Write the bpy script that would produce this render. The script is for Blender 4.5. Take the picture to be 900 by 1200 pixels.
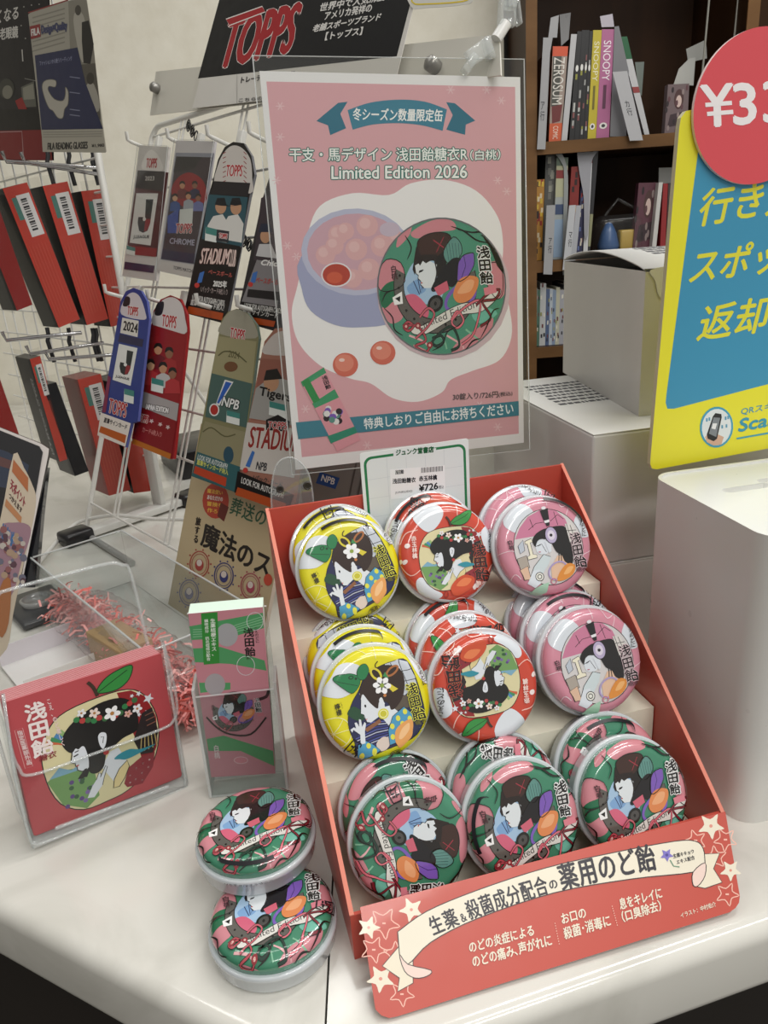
import bpy, bmesh, math, random
import numpy as np
from mathutils import Vector, Matrix
from mathutils.geometry import tessellate_polygon

for _o in list(bpy.data.objects):
    bpy.data.objects.remove(_o)
SC = bpy.context.scene
COL = SC.collection
rnd = random.Random(7)
PI = math.pi

# ---------------------------------------------------------------- camera
FPX = 900.0                      # focal length in pixels of the 900 x 1200 frame
CAMP = np.array([0, 0, 0.389])   # metres above the worktop (z = 0)
_d = np.array([625. - 450, 3012. - 600, FPX]); _d /= np.linalg.norm(_d)
_U = -_d
_F = np.array([0, 0, 1.]) - _U[2] * _U; _F /= np.linalg.norm(_F)
_R = np.cross(_F, _U); _R = _R if _R[0] > 0 else -_R
CM = np.array([_R, _F, _U])
cd = bpy.data.cameras.new('camera'); co = bpy.data.objects.new('camera', cd); COL.objects.link(co)
cd.sensor_width = 36; cd.lens = 27; cd.clip_start = .01; cd.clip_end = 50
mw = Matrix.Identity(4)
for i in range(3):
    mw[i][0] = CM[i, 0]; mw[i][1] = -CM[i, 1]; mw[i][2] = -CM[i, 2]; mw[i][3] = CAMP[i]
co.matrix_world = mw
SC.camera = co

# ---------------------------------------------------------------- light
w = bpy.data.worlds.new('world'); SC.world = w; w.use_nodes = True
# made-up surroundings gradient: bright overhead, dimmed low and to -x to shade side faces
_nt = w.node_tree; _bg = _nt.nodes['Background']; _bg.inputs[1].default_value = 1.0
_tc = _nt.nodes.new('ShaderNodeTexCoord'); _dp = _nt.nodes.new('ShaderNodeVectorMath'); _dp.operation = 'DOT_PRODUCT'; _dp.inputs[1].default_value = (.50, -.22, .84)
_nt.links.new(_tc.outputs['Generated'], _dp.inputs[0])
_mr = _nt.nodes.new('ShaderNodeMapRange'); _mr.inputs['From Min'].default_value = -.7; _mr.inputs['From Max'].default_value = .9; _mr.interpolation_type = 'SMOOTHSTEP'
_nt.links.new(_dp.outputs['Value'], _mr.inputs['Value'])
_mx = _nt.nodes.new('ShaderNodeMix'); _mx.data_type = 'RGBA'; _nt.links.new(_mr.outputs['Result'], _mx.inputs['Factor'])
_mx.inputs['A'].default_value = (.075, .065, .055, 1); _mx.inputs['B'].default_value = (.56, .545, .51, 1)
_nt.links.new(_mx.outputs['Result'], _bg.inputs[0])
def tube_light(name, loc, rz, lx, ly, e, rx=0):
    l = bpy.data.lights.new(name, 'AREA'); l.shape = 'RECTANGLE'; l.size = lx; l.size_y = ly; l.energy = e; l.color = (1, .985, .95)
    o = bpy.data.objects.new(name, l); COL.objects.link(o); o.location = loc; o.rotation_euler = (rx, 0, rz)
A_ = math.radians(35)
tube_light('ceiling_light', (.85, -.15, 1.75), A_, 1.3, .12, 12.5)
tube_light('front_fill_light', (.55, -1.0, 1.60), A_, 1.3, .14, 14.5, .25)  # front fill added to brighten the display steps, not a known ceiling tube
tube_light('ceiling_light.002', (.85, 1.0, 1.75), A_, 1.3, .12, 16)
tube_light('ceiling_light.003', (-.55, 1.0, 1.75), A_, 1.3, .12, 4.5)
SC.view_settings.view_transform = 'Standard'; SC.view_settings.look = 'None'
SC.view_settings.exposure = 0.0; SC.view_settings.gamma = 1; SC.view_settings.use_curve_mapping = False
SC.render.film_transparent = False
SC.cycles.max_bounces = 8; SC.cycles.transparent_max_bounces = 24
SC.cycles.caustics_reflective = False; SC.cycles.caustics_refractive = False

# ---------------------------------------------------------------- measuring: photo pixel -> place in the room
def ray(x, y): return CM @ np.array([(x - 450) / FPX, (y - 600) / FPX, 1.])
def onz(x, y, z=0.):
    v = ray(x, y); return CAMP + v * ((z - CAMP[2]) / v[2])
def ony(x, y, Y):
    v = ray(x, y); return CAMP + v * (Y / v[1])
def onplane(x, y, p, n):
    v = ray(x, y); p = np.asarray(p, float); n = np.asarray(n, float)
    return CAMP + v * (((p - CAMP) @ n) / (v @ n))
def nrm(v): v = np.asarray(v, float); return v / np.linalg.norm(v)

# ---------------------------------------------------------------- materials
def lin(h):
    h = h.lstrip('#'); r = [int(h[i:i + 2], 16) / 255 for i in (0, 2, 4)]
    return [c / 12.92 if c <= .04045 else ((c + .055) / 1.055) ** 2.4 for c in r]
MATS = {}
FIN = dict(print=(.45, 0), paper=(.75, 0), gloss=(.12, .6), card=(.38, .15), satin=(.3, 0), tin=(.2, .8), pack=(.32, 0))
def mat(hexc, fin='print', metal=0, trans=0, bump=0, bscale=60, sss=0):
    k = (hexc, fin, metal, trans, bump, bscale)
    if k in MATS: return MATS[k]
    m = bpy.data.materials.new('mat_%s_%s' % (hexc.strip('#'), fin)); m.use_nodes = True
    nt = m.node_tree; b = nt.nodes['Principled BSDF']
    b.inputs['Base Color'].default_value = (*lin(hexc), 1)
    r, c = FIN[fin]
    if fin in ('pack', 'print', 'paper'): b.inputs['Specular IOR Level'].default_value = .22
    b.inputs['Coat Weight'].default_value = c; b.inputs['Coat Roughness'].default_value = .06
    b.inputs['Metallic'].default_value = metal; b.inputs['Transmission Weight'].default_value = trans
    no = nt.nodes.new('ShaderNodeTexNoise'); no.inputs['Scale'].default_value = bscale
    tc = nt.nodes.new('ShaderNodeTexCoord'); nt.links.new(tc.outputs['Object'], no.inputs['Vector'])
    mr = nt.nodes.new('ShaderNodeMapRange'); mr.inputs['To Min'].default_value = max(0.02, r - .06); mr.inputs['To Max'].default_value = r + .06
    nt.links.new(no.outputs['Fac'], mr.inputs['Value']); nt.links.new(mr.outputs['Result'], b.inputs['Roughness'])
    if bump:
        bp = nt.nodes.new('ShaderNodeBump'); bp.inputs['Strength'].default_value = bump; bp.inputs['Distance'].default_value = .002
        nt.links.new(no.outputs['Fac'], bp.inputs['Height']); nt.links.new(bp.outputs['Normal'], b.inputs['Normal'])
    MATS[k] = m; return m
def two_tone(name, c1, c2, scale, rough, stretch=(1, 1, 1), detail=6, bump=0, lo=.35, hi=.7, coat=0, dist=0):
    if name in MATS: return MATS[name]
    m = bpy.data.materials.new(name); m.use_nodes = True; nt = m.node_tree; b = nt.nodes['Principled BSDF']
    tc = nt.nodes.new('ShaderNodeTexCoord'); mp = nt.nodes.new('ShaderNodeMapping'); mp.inputs['Scale'].default_value = stretch
    no = nt.nodes.new('ShaderNodeTexNoise'); no.inputs['Scale'].default_value = scale; no.inputs['Detail'].default_value = detail
    no.inputs['Distortion'].default_value = dist
    cr = nt.nodes.new('ShaderNodeValToRGB'); cr.color_ramp.elements[0].position = lo; cr.color_ramp.elements[1].position = hi
    cr.color_ramp.elements[0].color = (*lin(c1), 1); cr.color_ramp.elements[1].color = (*lin(c2), 1)
    nt.links.new(tc.outputs['Object'], mp.inputs['Vector']); nt.links.new(mp.outputs['Vector'], no.inputs['Vector'])
    nt.links.new(no.outputs['Fac'], cr.inputs['Fac']); nt.links.new(cr.outputs['Color'], b.inputs['Base Color'])
    if 'wal' in name: b.inputs['Specular IOR Level'].default_value = .15
    b.inputs['Roughness'].default_value = rough; b.inputs['Coat Weight'].default_value = coat; b.inputs['Coat Roughness'].default_value = .08
    if bump:
        bp = nt.nodes.new('ShaderNodeBump'); bp.inputs['Strength'].default_value = bump; bp.inputs['Distance'].default_value = .004
        nt.links.new(no.outputs['Fac'], bp.inputs['Height']); nt.links.new(bp.outputs['Normal'], b.inputs['Normal'])
    MATS[name] = m; return m
def clear(name='clear_plastic', tint='F4F6F6', ior=1.35, milk=.0, rough=.04, milkc='E8EAEC', graze=.6):
    if name in MATS: return MATS[name]
    m = bpy.data.materials.new(name); m.use_nodes = True; nt = m.node_tree
    for n in list(nt.nodes):
        if n.type == 'BSDF_PRINCIPLED': nt.nodes.remove(n)
    out = [n for n in nt.nodes if n.type == 'OUTPUT_MATERIAL'][0]
    t = nt.nodes.new('ShaderNodeBsdfTransparent'); t.inputs[0].default_value = (*lin(tint), 1)
    g = nt.nodes.new('ShaderNodeBsdfGlossy'); g.inputs['Roughness'].default_value = rough
    lw = nt.nodes.new('ShaderNodeLayerWeight'); lw.inputs['Blend'].default_value = .5
    pw = nt.nodes.new('ShaderNodeMath'); pw.operation = 'POWER'; pw.inputs[1].default_value = 4; nt.links.new(lw.outputs['Facing'], pw.inputs[0])
    f = nt.nodes.new('ShaderNodeMapRange'); f0 = ((ior - 1) / (ior + 1)) ** 2 * 1.6; f.inputs['To Min'].default_value = f0; f.inputs['To Max'].default_value = graze; nt.links.new(pw.outputs[0], f.inputs['Value'])
    no = nt.nodes.new('ShaderNodeTexNoise'); no.inputs['Scale'].default_value = 30
    mr = nt.nodes.new('ShaderNodeMapRange'); mr.inputs['To Min'].default_value = rough * .7; mr.inputs['To Max'].default_value = rough * 1.4
    nt.links.new(no.outputs['Fac'], mr.inputs['Value']); nt.links.new(mr.outputs['Result'], g.inputs['Roughness'])
    mx = nt.nodes.new('ShaderNodeMixShader'); nt.links.new(f.outputs[0], mx.inputs[0]); nt.links.new(t.outputs[0], mx.inputs[1]); nt.links.new(g.outputs[0], mx.inputs[2])
    last = mx
    if milk:
        d = nt.nodes.new('ShaderNodeBsdfDiffuse'); d.inputs[0].default_value = (*lin(milkc), 1)
        m2 = nt.nodes.new('ShaderNodeMixShader'); m2.inputs[0].default_value = milk
        nt.links.new(mx.outputs[0], m2.inputs[1]); nt.links.new(d.outputs[0], m2.inputs[2]); last = m2
    nt.links.new(last.outputs[0], out.inputs[0])
    MATS[name] = m; return m
CLEAR = clear(); EDGE = clear('acrylic_edge', 'F0F4F4', 1.45, .42, .08, 'F4F6F6'); FILM = clear('clear_film', 'F6F6F4', 1.25, .012, .12, graze=.3)
FROST = clear('frosted_plastic', 'EEF0F2', 1.4, .55, .15, 'E4E8EC')

# ---------------------------------------------------------------- objects
def link(name, me, parent=None):
    o = bpy.data.objects.new(name, me); COL.objects.link(o)
    if parent is not None: o.parent = parent
    return o
def tag(o, label, cat, group=None):
    o['label'] = label; o['category'] = cat
    if group: o['group'] = group
    return o
def struct(o): o['kind'] = 'structure'; return o
def frame(origin, x, y=None, z=None):
    """4x4 from an origin and axes (two of them suffice)."""
    x = nrm(x)
    if z is None: y = np.asarray(y, float); y = nrm(y - (y @ x) * x); z = np.cross(x, y)
    else: z = np.asarray(z, float); z = nrm(z - (z @ x) * x); y = np.cross(z, x)
    m = Matrix.Identity(4)
    for i in range(3):
        m[i][0] = x[i]; m[i][1] = y[i]; m[i][2] = z[i]; m[i][3] = origin[i]
    return m
def thing(name, label, cat, M=None, group=None):
    o = link(name, None); o.empty_display_size = .02
    if M is not None: o.matrix_world = M
    return tag(o, label, cat, group)
def yawM(x, y, z, a): return Matrix.Translation((x, y, z)) @ Matrix.Rotation(a, 4, 'Z')
def dup(root, M, label=None, group=None):
    r = root.copy(); COL.objects.link(r); r.matrix_world = M
    if label: r['label'] = label
    if group: r['group'] = group
    for ch in list(root.children):
        c = ch.copy(); COL.objects.link(c); c.parent = r
        for g in list(ch.children):
            e = g.copy(); COL.objects.link(e); e.parent = c
    return r

class MB:
    def __init__(s): s.v = []; s.f = []; s.m = []; s.mats = []; s.sm = []
    def mi(s, m):
        if m not in s.mats: s.mats.append(m)
        return s.mats.index(m)
    def add(s, vs, fs, m, smooth=False):
        o = len(s.v); s.v += [tuple(map(float, q)) for q in vs]; i = s.mi(m)
        for f in fs: s.f.append([o + k for k in f]); s.m.append(i); s.sm.append(smooth)
    def hexa(s, c, m):
        s.add(c, [(0, 3, 2, 1), (4, 5, 6, 7), (0, 1, 5, 4), (1, 2, 6, 5), (2, 3, 7, 6), (3, 0, 4, 7)], m)
    def box(s, lo, hi, m, bev=0, seg=2):
        x0, y0, z0 = lo; x1, y1, z1 = hi
        c = [(x0, y0, z0), (x1, y0, z0), (x1, y1, z0), (x0, y1, z0), (x0, y0, z1), (x1, y0, z1), (x1, y1, z1), (x0, y1, z1)]
        if not bev: return s.hexa(c, m)
        bm = bmesh.new(); vs = [bm.verts.new(q) for q in c]
        for f in [(0, 3, 2, 1), (4, 5, 6, 7), (0, 1, 5, 4), (1, 2, 6, 5), (2, 3, 7, 6), (3, 0, 4, 7)]: bm.faces.new([vs[i] for i in f])
        bmesh.ops.bevel(bm, geom=bm.edges[:], offset=bev, segments=seg, affect='EDGES', profile=.5)
        bm.verts.index_update(); s.add([v.co for v in bm.verts], [[v.index for v in f.verts] for f in bm.faces], m, True); bm.free()
    def prism(s, pts, z0, z1, m, mside=None):
        n = len(pts); a = sum(pts[i][0] * pts[(i + 1) % n][1] - pts[(i + 1) % n][0] * pts[i][1] for i in range(n))
        if a < 0: pts = pts[::-1]
        tri = tessellate_polygon([[Vector((p[0], p[1], 0)) for p in pts]])
        s.add([(p[0], p[1], z1) for p in pts], [t for t in tri], m); s.add([(p[0], p[1], z0) for p in pts], [t[::-1] for t in tri], m)
        s.add([(p[0], p[1], z0) for p in pts] + [(p[0], p[1], z1) for p in pts], [(i, (i + 1) % n, n + (i + 1) % n, n + i) for i in range(n)], mside or m)
    def tube(s, path, r, m, n=8, closed=False, cap=True):
        P = [np.asarray(p, float) for p in path]; k = len(P); vs = []; up = None
        for i in range(k):
            a = P[(i - 1) % k] if (closed or i) else P[0]; b = P[(i + 1) % k] if (closed or i < k - 1) else P[-1]
            t = nrm(b - a)
            if up is None: up = np.array([0, 0, 1.]) if abs(t[2]) < .9 else np.array([1., 0, 0])
            up = nrm(up - (up @ t) * t); sd = np.cross(t, up)
            for j in range(n):
                an = 2 * PI * j / n; vs.append(P[i] + r * (math.cos(an) * up + math.sin(an) * sd))
        fs = []
        for i in range(k if closed else k - 1):
            for j in range(n):
                fs.append((i * n + j, i * n + (j + 1) % n, ((i + 1) % k) * n + (j + 1) % n, ((i + 1) % k) * n + j))
        s.add(vs, fs, m, True)
        if cap and not closed: s.add(vs[:n], [tuple(range(n))[::-1]], m); s.add(vs[-n:], [tuple(range(n))], m)
    def lathe(s, prof, m, n=64, smooth=True, mf=None):
        vs = []; k = len(prof)
        for r, z in prof:
            for j in range(n):
                a = 2 * PI * j / n; vs.append((r * math.cos(a), r * math.sin(a), z))
        fs = [(i * n + j, i * n + (j + 1) % n, (i + 1) * n + (j + 1) % n, (i + 1) * n + j) for i in range(k - 1) for j in range(n)]
        s.add(vs, fs, m, smooth)
        if prof[0][0] > 1e-6: s.add(vs[:n], [tuple(range(n))[::-1]], m)
        if prof[-1][0] > 1e-6: s.add(vs[-n:], [tuple(range(n))], m)
    def art(s, art, mapf=None, fin='print', maxlen=None, cap=5e-4):
        eps = min(art.eps, cap / max([1] + [i[3] for i in art.items]))
        for pts, tris, c, lay in art.items:
            m = mat(c, fin) if isinstance(c, str) else c
            off = lay * eps
            if maxlen and max(math.hypot(*p) for p in pts) > .8: pts, tris = refine(pts, tris, maxlen)
            s.add([mapf(p[0], p[1], off) if mapf else (p[0], p[1], off) for p in pts], tris, m, bool(mapf))
    def build(s, name, parent=None, M=None, sharp=None):
        me = bpy.data.meshes.new(name); me.from_pydata(s.v, [], s.f)
        for m in s.mats: me.materials.append(m)
        me.polygons.foreach_set('material_index', s.m); me.polygons.foreach_set('use_smooth', s.sm)
        me.update()
        if sharp: me.set_sharp_from_angle(angle=math.radians(sharp))
        o = link(name, me, parent)
        if M is not None: o.matrix_world = M
        return o
def refine(pts, tris, L):
    bm = bmesh.new(); vs = [bm.verts.new((p[0], p[1], 0)) for p in pts]
    for t in tris:
        try: bm.faces.new([vs[i] for i in t])
        except ValueError: pass
    for _ in range(8):
        es = [e for e in bm.edges if e.calc_length() > (L if max(v.co.length for v in e.verts) > .78 or e.calc_length() > .5 else .5)]
        if not es: break
        bmesh.ops.subdivide_edges(bm, edges=es, cuts=1); bmesh.ops.triangulate(bm, faces=bm.faces[:])
    bm.verts.index_update(); r = [(v.co.x, v.co.y) for v in bm.verts], [[v.index for v in f.verts] for f in bm.faces]; bm.free(); return r

# ---------------------------------------------------------------- flat printed art: polygons, strokes and lettering
_TX = {}
def text2d(st, res=3):
    if (st, res) in _TX: return _TX[(st, res)]
    c = bpy.data.curves.new('t', 'FONT'); c.body = st; c.resolution_u = res
    o = bpy.data.objects.new('t', c); COL.objects.link(o)
    dg = bpy.context.evaluated_depsgraph_get(); me = bpy.data.meshes.new_from_object(o.evaluated_get(dg))
    v = [(q.co.x, q.co.y) for q in me.vertices]; f = [tuple(p.vertices) for p in me.polygons]
    bpy.data.objects.remove(o); bpy.data.curves.remove(c); bpy.data.meshes.remove(me)
    _TX[(st, res)] = (v, f); return v, f
def spline(pts, n=5, closed=True):
    k = len(pts); out = []
    for i in range(k if closed else k - 1):
        g = lambda j: np.array(pts[j % k] if closed else pts[min(max(j, 0), k - 1)], float)
        a, b, c, d = g(i - 1), g(i), g(i + 1), g(i + 2)
        for t in range(n):
            t /= n; out.append(tuple(.5 * (2 * b + (c - a) * t + (2 * a - 5 * b + 4 * c - d) * t * t + (3 * b - a - 3 * c + d) * t ** 3)))
    if not closed: out.append(tuple(pts[-1]))
    return out
def circ(x, y, r, n=24, ry=None, rot=0):
    ry = r if ry is None else ry; c, s_ = math.cos(rot), math.sin(rot)
    return [(x + r * math.cos(a) * c - ry * math.sin(a) * s_, y + r * math.cos(a) * s_ + ry * math.sin(a) * c) for a in [2 * PI * i / n for i in range(n)]]
def star(x, y, r, ri=.45, n=5, rot=PI / 2):
    return [(x + (r if i % 2 == 0 else r * ri) * math.cos(rot + PI * i / n), y + (r if i % 2 == 0 else r * ri) * math.sin(rot + PI * i / n)) for i in range(2 * n)]
class Art:
    """q turns a pixel of the source (photo or crop) into the surface's own coordinates."""
    def __init__(s, q=None, eps=3e-5): s.items = []; s.k = 0; s.q = q or (lambda x, y: (x, y)); s.eps = eps
    def up(s): s.k += 1
    def poly(s, pts, c, conv=True, same=False):
        if not same: s.k += 1
        P = [tuple(s.q(*p)) for p in pts] if conv else [tuple(p) for p in pts]
        tri = [tuple(t) for t in tessellate_polygon([[Vector((p[0], p[1], 0)) for p in P]])]
        s.items.append((P, tri, c, s.k))
    def blob(s, pts, c, n=5, **k): s.poly(spline(pts, n), c, **k)
    def circ(s, x, y, r, c, ry=None, n=24, rot=0, **k): s.poly(circ(x, y, r, n, ry, rot), c, **k)
    def line(s, pts, wd, c, closed=False, smooth=0, same=False, taper=False):
        if smooth: pts = spline(pts, smooth, closed)
        if not same: s.k += 1
        P = [np.array(p, float) for p in pts]; n = len(P); L = []; Rr = []
        for i in range(n):
            a = P[(i - 1) % n] if (closed or i) else P[0]; b = P[(i + 1) % n] if (closed or i < n - 1) else P[-1]
            t = b - a; t = t / (np.linalg.norm(t) + 1e-9); nn = np.array([-t[1], t[0]]); h = wd / 2
            if taper: h *= .25 + .75 * math.sin(PI * min(1, (i + .3) / (n - .4)))
            L.append(tuple(s.q(*(P[i] + nn * h)))); Rr.append(tuple(s.q(*(P[i] - nn * h))))
        m = n if closed else n - 1
        s.items.append((L + Rr, [(i, (i + 1) % n, n + (i + 1) % n, n + i) for i in range(m)], c, s.k))
    def text(s, st, bl, br, tl, c, bold=0, res=3, out=None, ow=0, em=False):
        """lettering fitted into the parallelogram bottom-left, bottom-right, top-left (source pixels)."""
        v, f = text2d(st, res)
        if not v: return
        xs = [p[0] for p in v]; ys = [p[1] for p in v]
        x0, x1, y0, y1 = (0, 1, -.12, .88) if em else (min(xs), max(xs), min(ys), max(ys))
        bl, br, tl = map(np.array, (bl, br, tl)); ex = (br - bl) / (x1 - x0); ey = (tl - bl) / (y1 - y0)
        def put(dx, dy, col, kk=0):
            P = [tuple(s.q(*(bl + ex * (p[0] - x0) + ey * (p[1] - y0) + np.array([dx, dy])))) for p in v]
            s.items.append((P, f, col, s.k + kk))
        if out:
            s.k += 1
            for i in range(8): put(ow * math.cos(i * PI / 4), ow * math.sin(i * PI / 4), out, i * .1)
        s.k += 1
        put(0, 0, c)
        if bold:
            for i, (dx, dy) in enumerate(((bold, 0), (-bold, 0), (0, bold), (0, -bold))): put(dx, dy, c, (i + 1) * .15)
    def vtext(s, st, tl, tr, bl, c, bold=0, out=None, ow=0, res=3):
        tl, tr, bl = map(lambda a: np.array(a, float), (tl, tr, bl)); dn = (bl - tl) / len(st); k0 = s.k
        if out:
            for i, ch in enumerate(st): s.k = k0; s.text(ch, tl + dn * (i + 1), tr + dn * (i + 1), tl + dn * i, out, ow, res, out, ow, True)
            k0 = s.k
        for i, ch in enumerate(st):
            s.k = k0; s.text(ch, tl + dn * (i + 1), tr + dn * (i + 1), tl + dn * i, c, bold, res, em=True)
    def flower(s, x, y, r, c, cc, n=5, rot=.3):
        s.k += 1
        for i in range(n):
            a = rot + 2 * PI * i / n; s.poly(circ(x + r * .55 * math.cos(a), y + r * .55 * math.sin(a), r * .48, 10, r * .33, a), c, same=True)
        s.circ(x, y, r * .25, cc, n=10)
class Plane:
    """a printed face in the room: local x right, y up, z out of the face."""
    def __init__(s, o, x, y):
        s.o = np.asarray(o, float); s.x = nrm(x); y = np.asarray(y, float); s.y = nrm(y - (y @ s.x) * s.x); s.n = np.cross(s.x, s.y)
        s.M = frame(s.o, s.x, s.y)
    def q(s, px, py):
        p = onplane(px, py, s.o, s.n) - s.o; return (float(p @ s.x), float(p @ s.y))
def rrect(x0, y0, x1, y1, r, n=5):
    out = []
    for cx, cy, a0 in ((x1 - r, y1 - r, 0), (x0 + r, y1 - r, 90), (x0 + r, y0 + r, 180), (x1 - r, y0 + r, 270)):
        for i in range(n + 1):
            a = math.radians(a0 + 90 * i / n); out.append((cx + r * math.cos(a), cy + r * math.sin(a)))
    return out
# ================================================================ the setting: wall, floor, counter
PLASTER = two_tone('wall_plaster', 'DDD8C9', 'E6E2D5', 22, .85, detail=9, bump=.35, lo=.3, hi=.7)
b = MB(); b.box((-2.6, 2.1, -.9), (.366, 2.2, 1.9), PLASTER); struct(b.build('wall_back'))
b = MB(); b.box((-2.7, -1.2, -.95), (2.6, 2.6, -.9), two_tone('floor_vinyl', '4A4640', '5C5850', 6, .5)); struct(b.build('floor'))
b = MB(); b.box((.366, 2.3, -.9), (2.6, 2.4, 1.9), two_tone('dark_panelling', '1E130C', '2A1B11', 5, .6, (1, 1, .15))); struct(b.build('wall_right'))

MARBLE = two_tone('white_marble_laminate', 'C6C4BC', 'D8D6CF', 7, .14, (1, 1, 1), detail=9, lo=.3, hi=.52, coat=.3, dist=1.6)
DARKWOOD = two_tone('counter_front', '1A1512', '241D18', 4, .6)
def worktop(name, poly, bev_edge, parent, zb=-.052):
    bm = bmesh.new(); lo = [bm.verts.new((x, y, zb)) for x, y in poly]; hi = [bm.verts.new((x, y, 0)) for x, y in poly]; n = len(poly)
    bm.faces.new(hi); bm.faces.new(lo[::-1])
    for i in range(n): bm.faces.new((lo[i], lo[(i + 1) % n], hi[(i + 1) % n], hi[i]))
    bm.edges.ensure_lookup_table()
    e = [e for e in bm.edges if set(e.verts) == {hi[bev_edge[0]], hi[bev_edge[1]]} or set(e.verts) == {lo[bev_edge[0]], lo[bev_edge[1]]}]
    bmesh.ops.bevel(bm, geom=e, offset=.011, segments=6, affect='EDGES', profile=.5)
    me = bpy.data.meshes.new(name); bm.to_mesh(me); bm.free(); me.materials.append(MARBLE)
    for p in me.polygons: p.use_smooth = True
    me.set_sharp_from_angle(angle=math.radians(30)); return link(name, me, parent)
K = np.array([-.05, .2545]); DL = nrm([-.871, .491]); DR = nrm([.966, .258])
cl = thing('service_counter', 'white marbled counter run carrying the racks, its rounded edge meeting a black joint line', 'counter')
p1 = K + DL * 1.7
worktop('worktop', [(K[0] - .0006, K[1]), (K[0] - .0006 + .004, 2.08), (p1[0], 2.08), (p1[0], p1[1])], (0, 3), cl)
b = MB(); nl = np.array([DL[1], -DL[0]]) * -1
q0 = K + np.array([.0, .05]); q1 = p1 + np.array([0, .05])
b.hexa([(q0[0] - .003, q0[1], -.9), (q1[0], q1[1], -.9), (q1[0], 2.05, -.9), (q0[0] - .003, 2.05, -.9), (q0[0] - .003, q0[1], -.052), (q1[0], q1[1], -.052), (q1[0], 2.05, -.052), (q0[0] - .003, 2.05, -.052)], DARKWOOD)
b.build('cabinet_front', cl)
cr = thing('service_counter', 'white marbled counter run under the candy display and white boxes', 'counter')
p2 = K + DR * 1.3
worktop('worktop', [(K[0] + .0006, K[1]), (p2[0], p2[1]), (p2[0], 1.15), (K[0] + .0006 + .002, 1.15)], (0, 1), cr)
b = MB(); q1 = p2 + np.array([0, .05])
b.hexa([(q0[0] + .003, q0[1], -.9), (q1[0], q1[1], -.9), (q1[0], 1.13, -.9), (q0[0] + .003, 1.13, -.9), (q0[0] + .003, q0[1], -.052), (q1[0], q1[1], -.052), (q1[0], 1.13, -.052), (q0[0] + .003, 1.13, -.052)], DARKWOOD)
b.build('cabinet_front', cr)

# ================================================================ display carton
YAW = math.radians(13.76); DO = np.array([-.035, .321, 0.]); DU = np.array([math.cos(YAW), math.sin(YAW), 0]); DV = np.array([-math.sin(YAW), math.cos(YAW), 0])
W_, D_, H_, HF = .2398, .2169, .2001, .0328
DM = yawM(*DO, YAW)
def dloc(p): q = np.asarray(p) - DO; return np.array([q @ DU, q @ DV, q[2]])
def dw(u, v, z): return DO + DU * u + DV * v + np.array([0, 0, z])
RED = mat('BE4B3D', 'card'); RED_EDGE = mat('DE8A78', 'paper'); CREAM = mat('F0EBD8', 'card')
dc = thing('display_carton', 'red cardboard counter display with cream steps full of round candy tins', 'display box', DM)
for nm, u in (('side_panel', 0), ('side_panel', W_ - .0022)):
    b = MB(); t = .0022
    pr = [(0, 0), (D_, 0), (D_, H_), (0, HF)]
    b.hexa([(u, 0, 0), (u + t, 0, 0), (u + t, D_, 0), (u, D_, 0), (u, 0, HF), (u + t, 0, HF), (u + t, D_, H_), (u, D_, H_)], RED)
    b.hexa([(u - .0002, 0, HF), (u + t + .0002, 0, HF), (u + t + .0002, D_, H_), (u - .0002, D_, H_), (u - .0002, 0, HF + .0006), (u + t + .0002, 0, HF + .0006), (u + t + .0002, D_, H_ + .0006), (u - .0002, D_, H_ + .0006)], RED_EDGE)
    b.build(nm, dc)
b = MB(); b.box((.0022, D_ - .0022, 0), (W_ - .0022, D_, H_), RED); b.build('back_panel', dc)
b = MB(); b.box((.0022, 0, 0), (W_ - .0022, .0022, HF), RED); b.build('front_panel', dc)
b = MB(); b.box((.0022, .0022, 0), (W_ - .0022, D_ - .0022, .0015), RED); b.build('floor_panel', dc)
V1, Z1, V2, Z2 = .150, .1255, .074, .0630
b = MB(); t = .0016; u0, u1 = .0028, W_ - .0028
b.box((u0, V1, Z1 - t), (u1, D_ - .003, Z1), CREAM); b.box((u0, V1, Z2), (u1, V1 + t, Z1 - t), CREAM)
b.box((u0, V2, Z2 - t), (u1, V1 + t, Z2), CREAM); b.box((u0, V2, .0035), (u1, V2 + t, Z2 - t), CREAM)
b.box((u0, .003, .0018), (u1, V2 + t, .0035), CREAM); b.build('step_insert', dc)

# header flap, folded forward over the counter edge, with its print
fTL, fTR = onz(422, 1063, .0385), onz(850, 951, .0385); fBL = onz(441, 1194, .003)
FP = Plane(fTL, fTR - fTL, fTL - fBL)
a = Art(FP.q); Wt = 'E6DDC9'
flap = [(422, 1063), (850, 951), (867, 1050), (866, 1058), (862, 1064), (855, 1069), (466, 1191), (456, 1193), (447, 1190), (440, 1183)]
def fstar(x, y, r, fill=True, rot=.3):
    p = spline(star(x, y, r, .5, 5, rot), 3)
    if fill: a.poly(p, Wt); a.circ(x, y, r * .13, 'D98F80', n=8)
    else: a.line(p, 1.3, 'EDB7A6', closed=True); a.line([(x - 2, y), (x + 2, y)], 2, 'EDB7A6')
for x, y, r, f, ro in ((450, 1082, 19, 0, .2), (482, 1066, 15, 1, .5), (438, 1113, 16, 0, .1), (464, 1118, 15, 0, .9), (446, 1147, 17, 1, .4), (471, 1165, 15, 0, .2), (432, 1087, 14, 1, 0),
                       (833, 968, 16, 1, .2), (815, 985, 13, 0, .6), (850, 984, 14, 0, .4), (838, 1005, 14, 0, .8), (856, 1020, 13, 1, .3), (852, 1048, 14, 0, .1)):
    fstar(x, y, r, f, ro)
rib = [(466, 1092), (500, 1068), (560, 1043), (640, 1017), (720, 999), (790, 986), (815, 986), (824, 995), (826, 1011)]
ribb = [(826, 1011), (812, 1022), (740, 1030), (650, 1046), (560, 1076), (505, 1104), (478, 1130), (468, 1118)]
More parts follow.
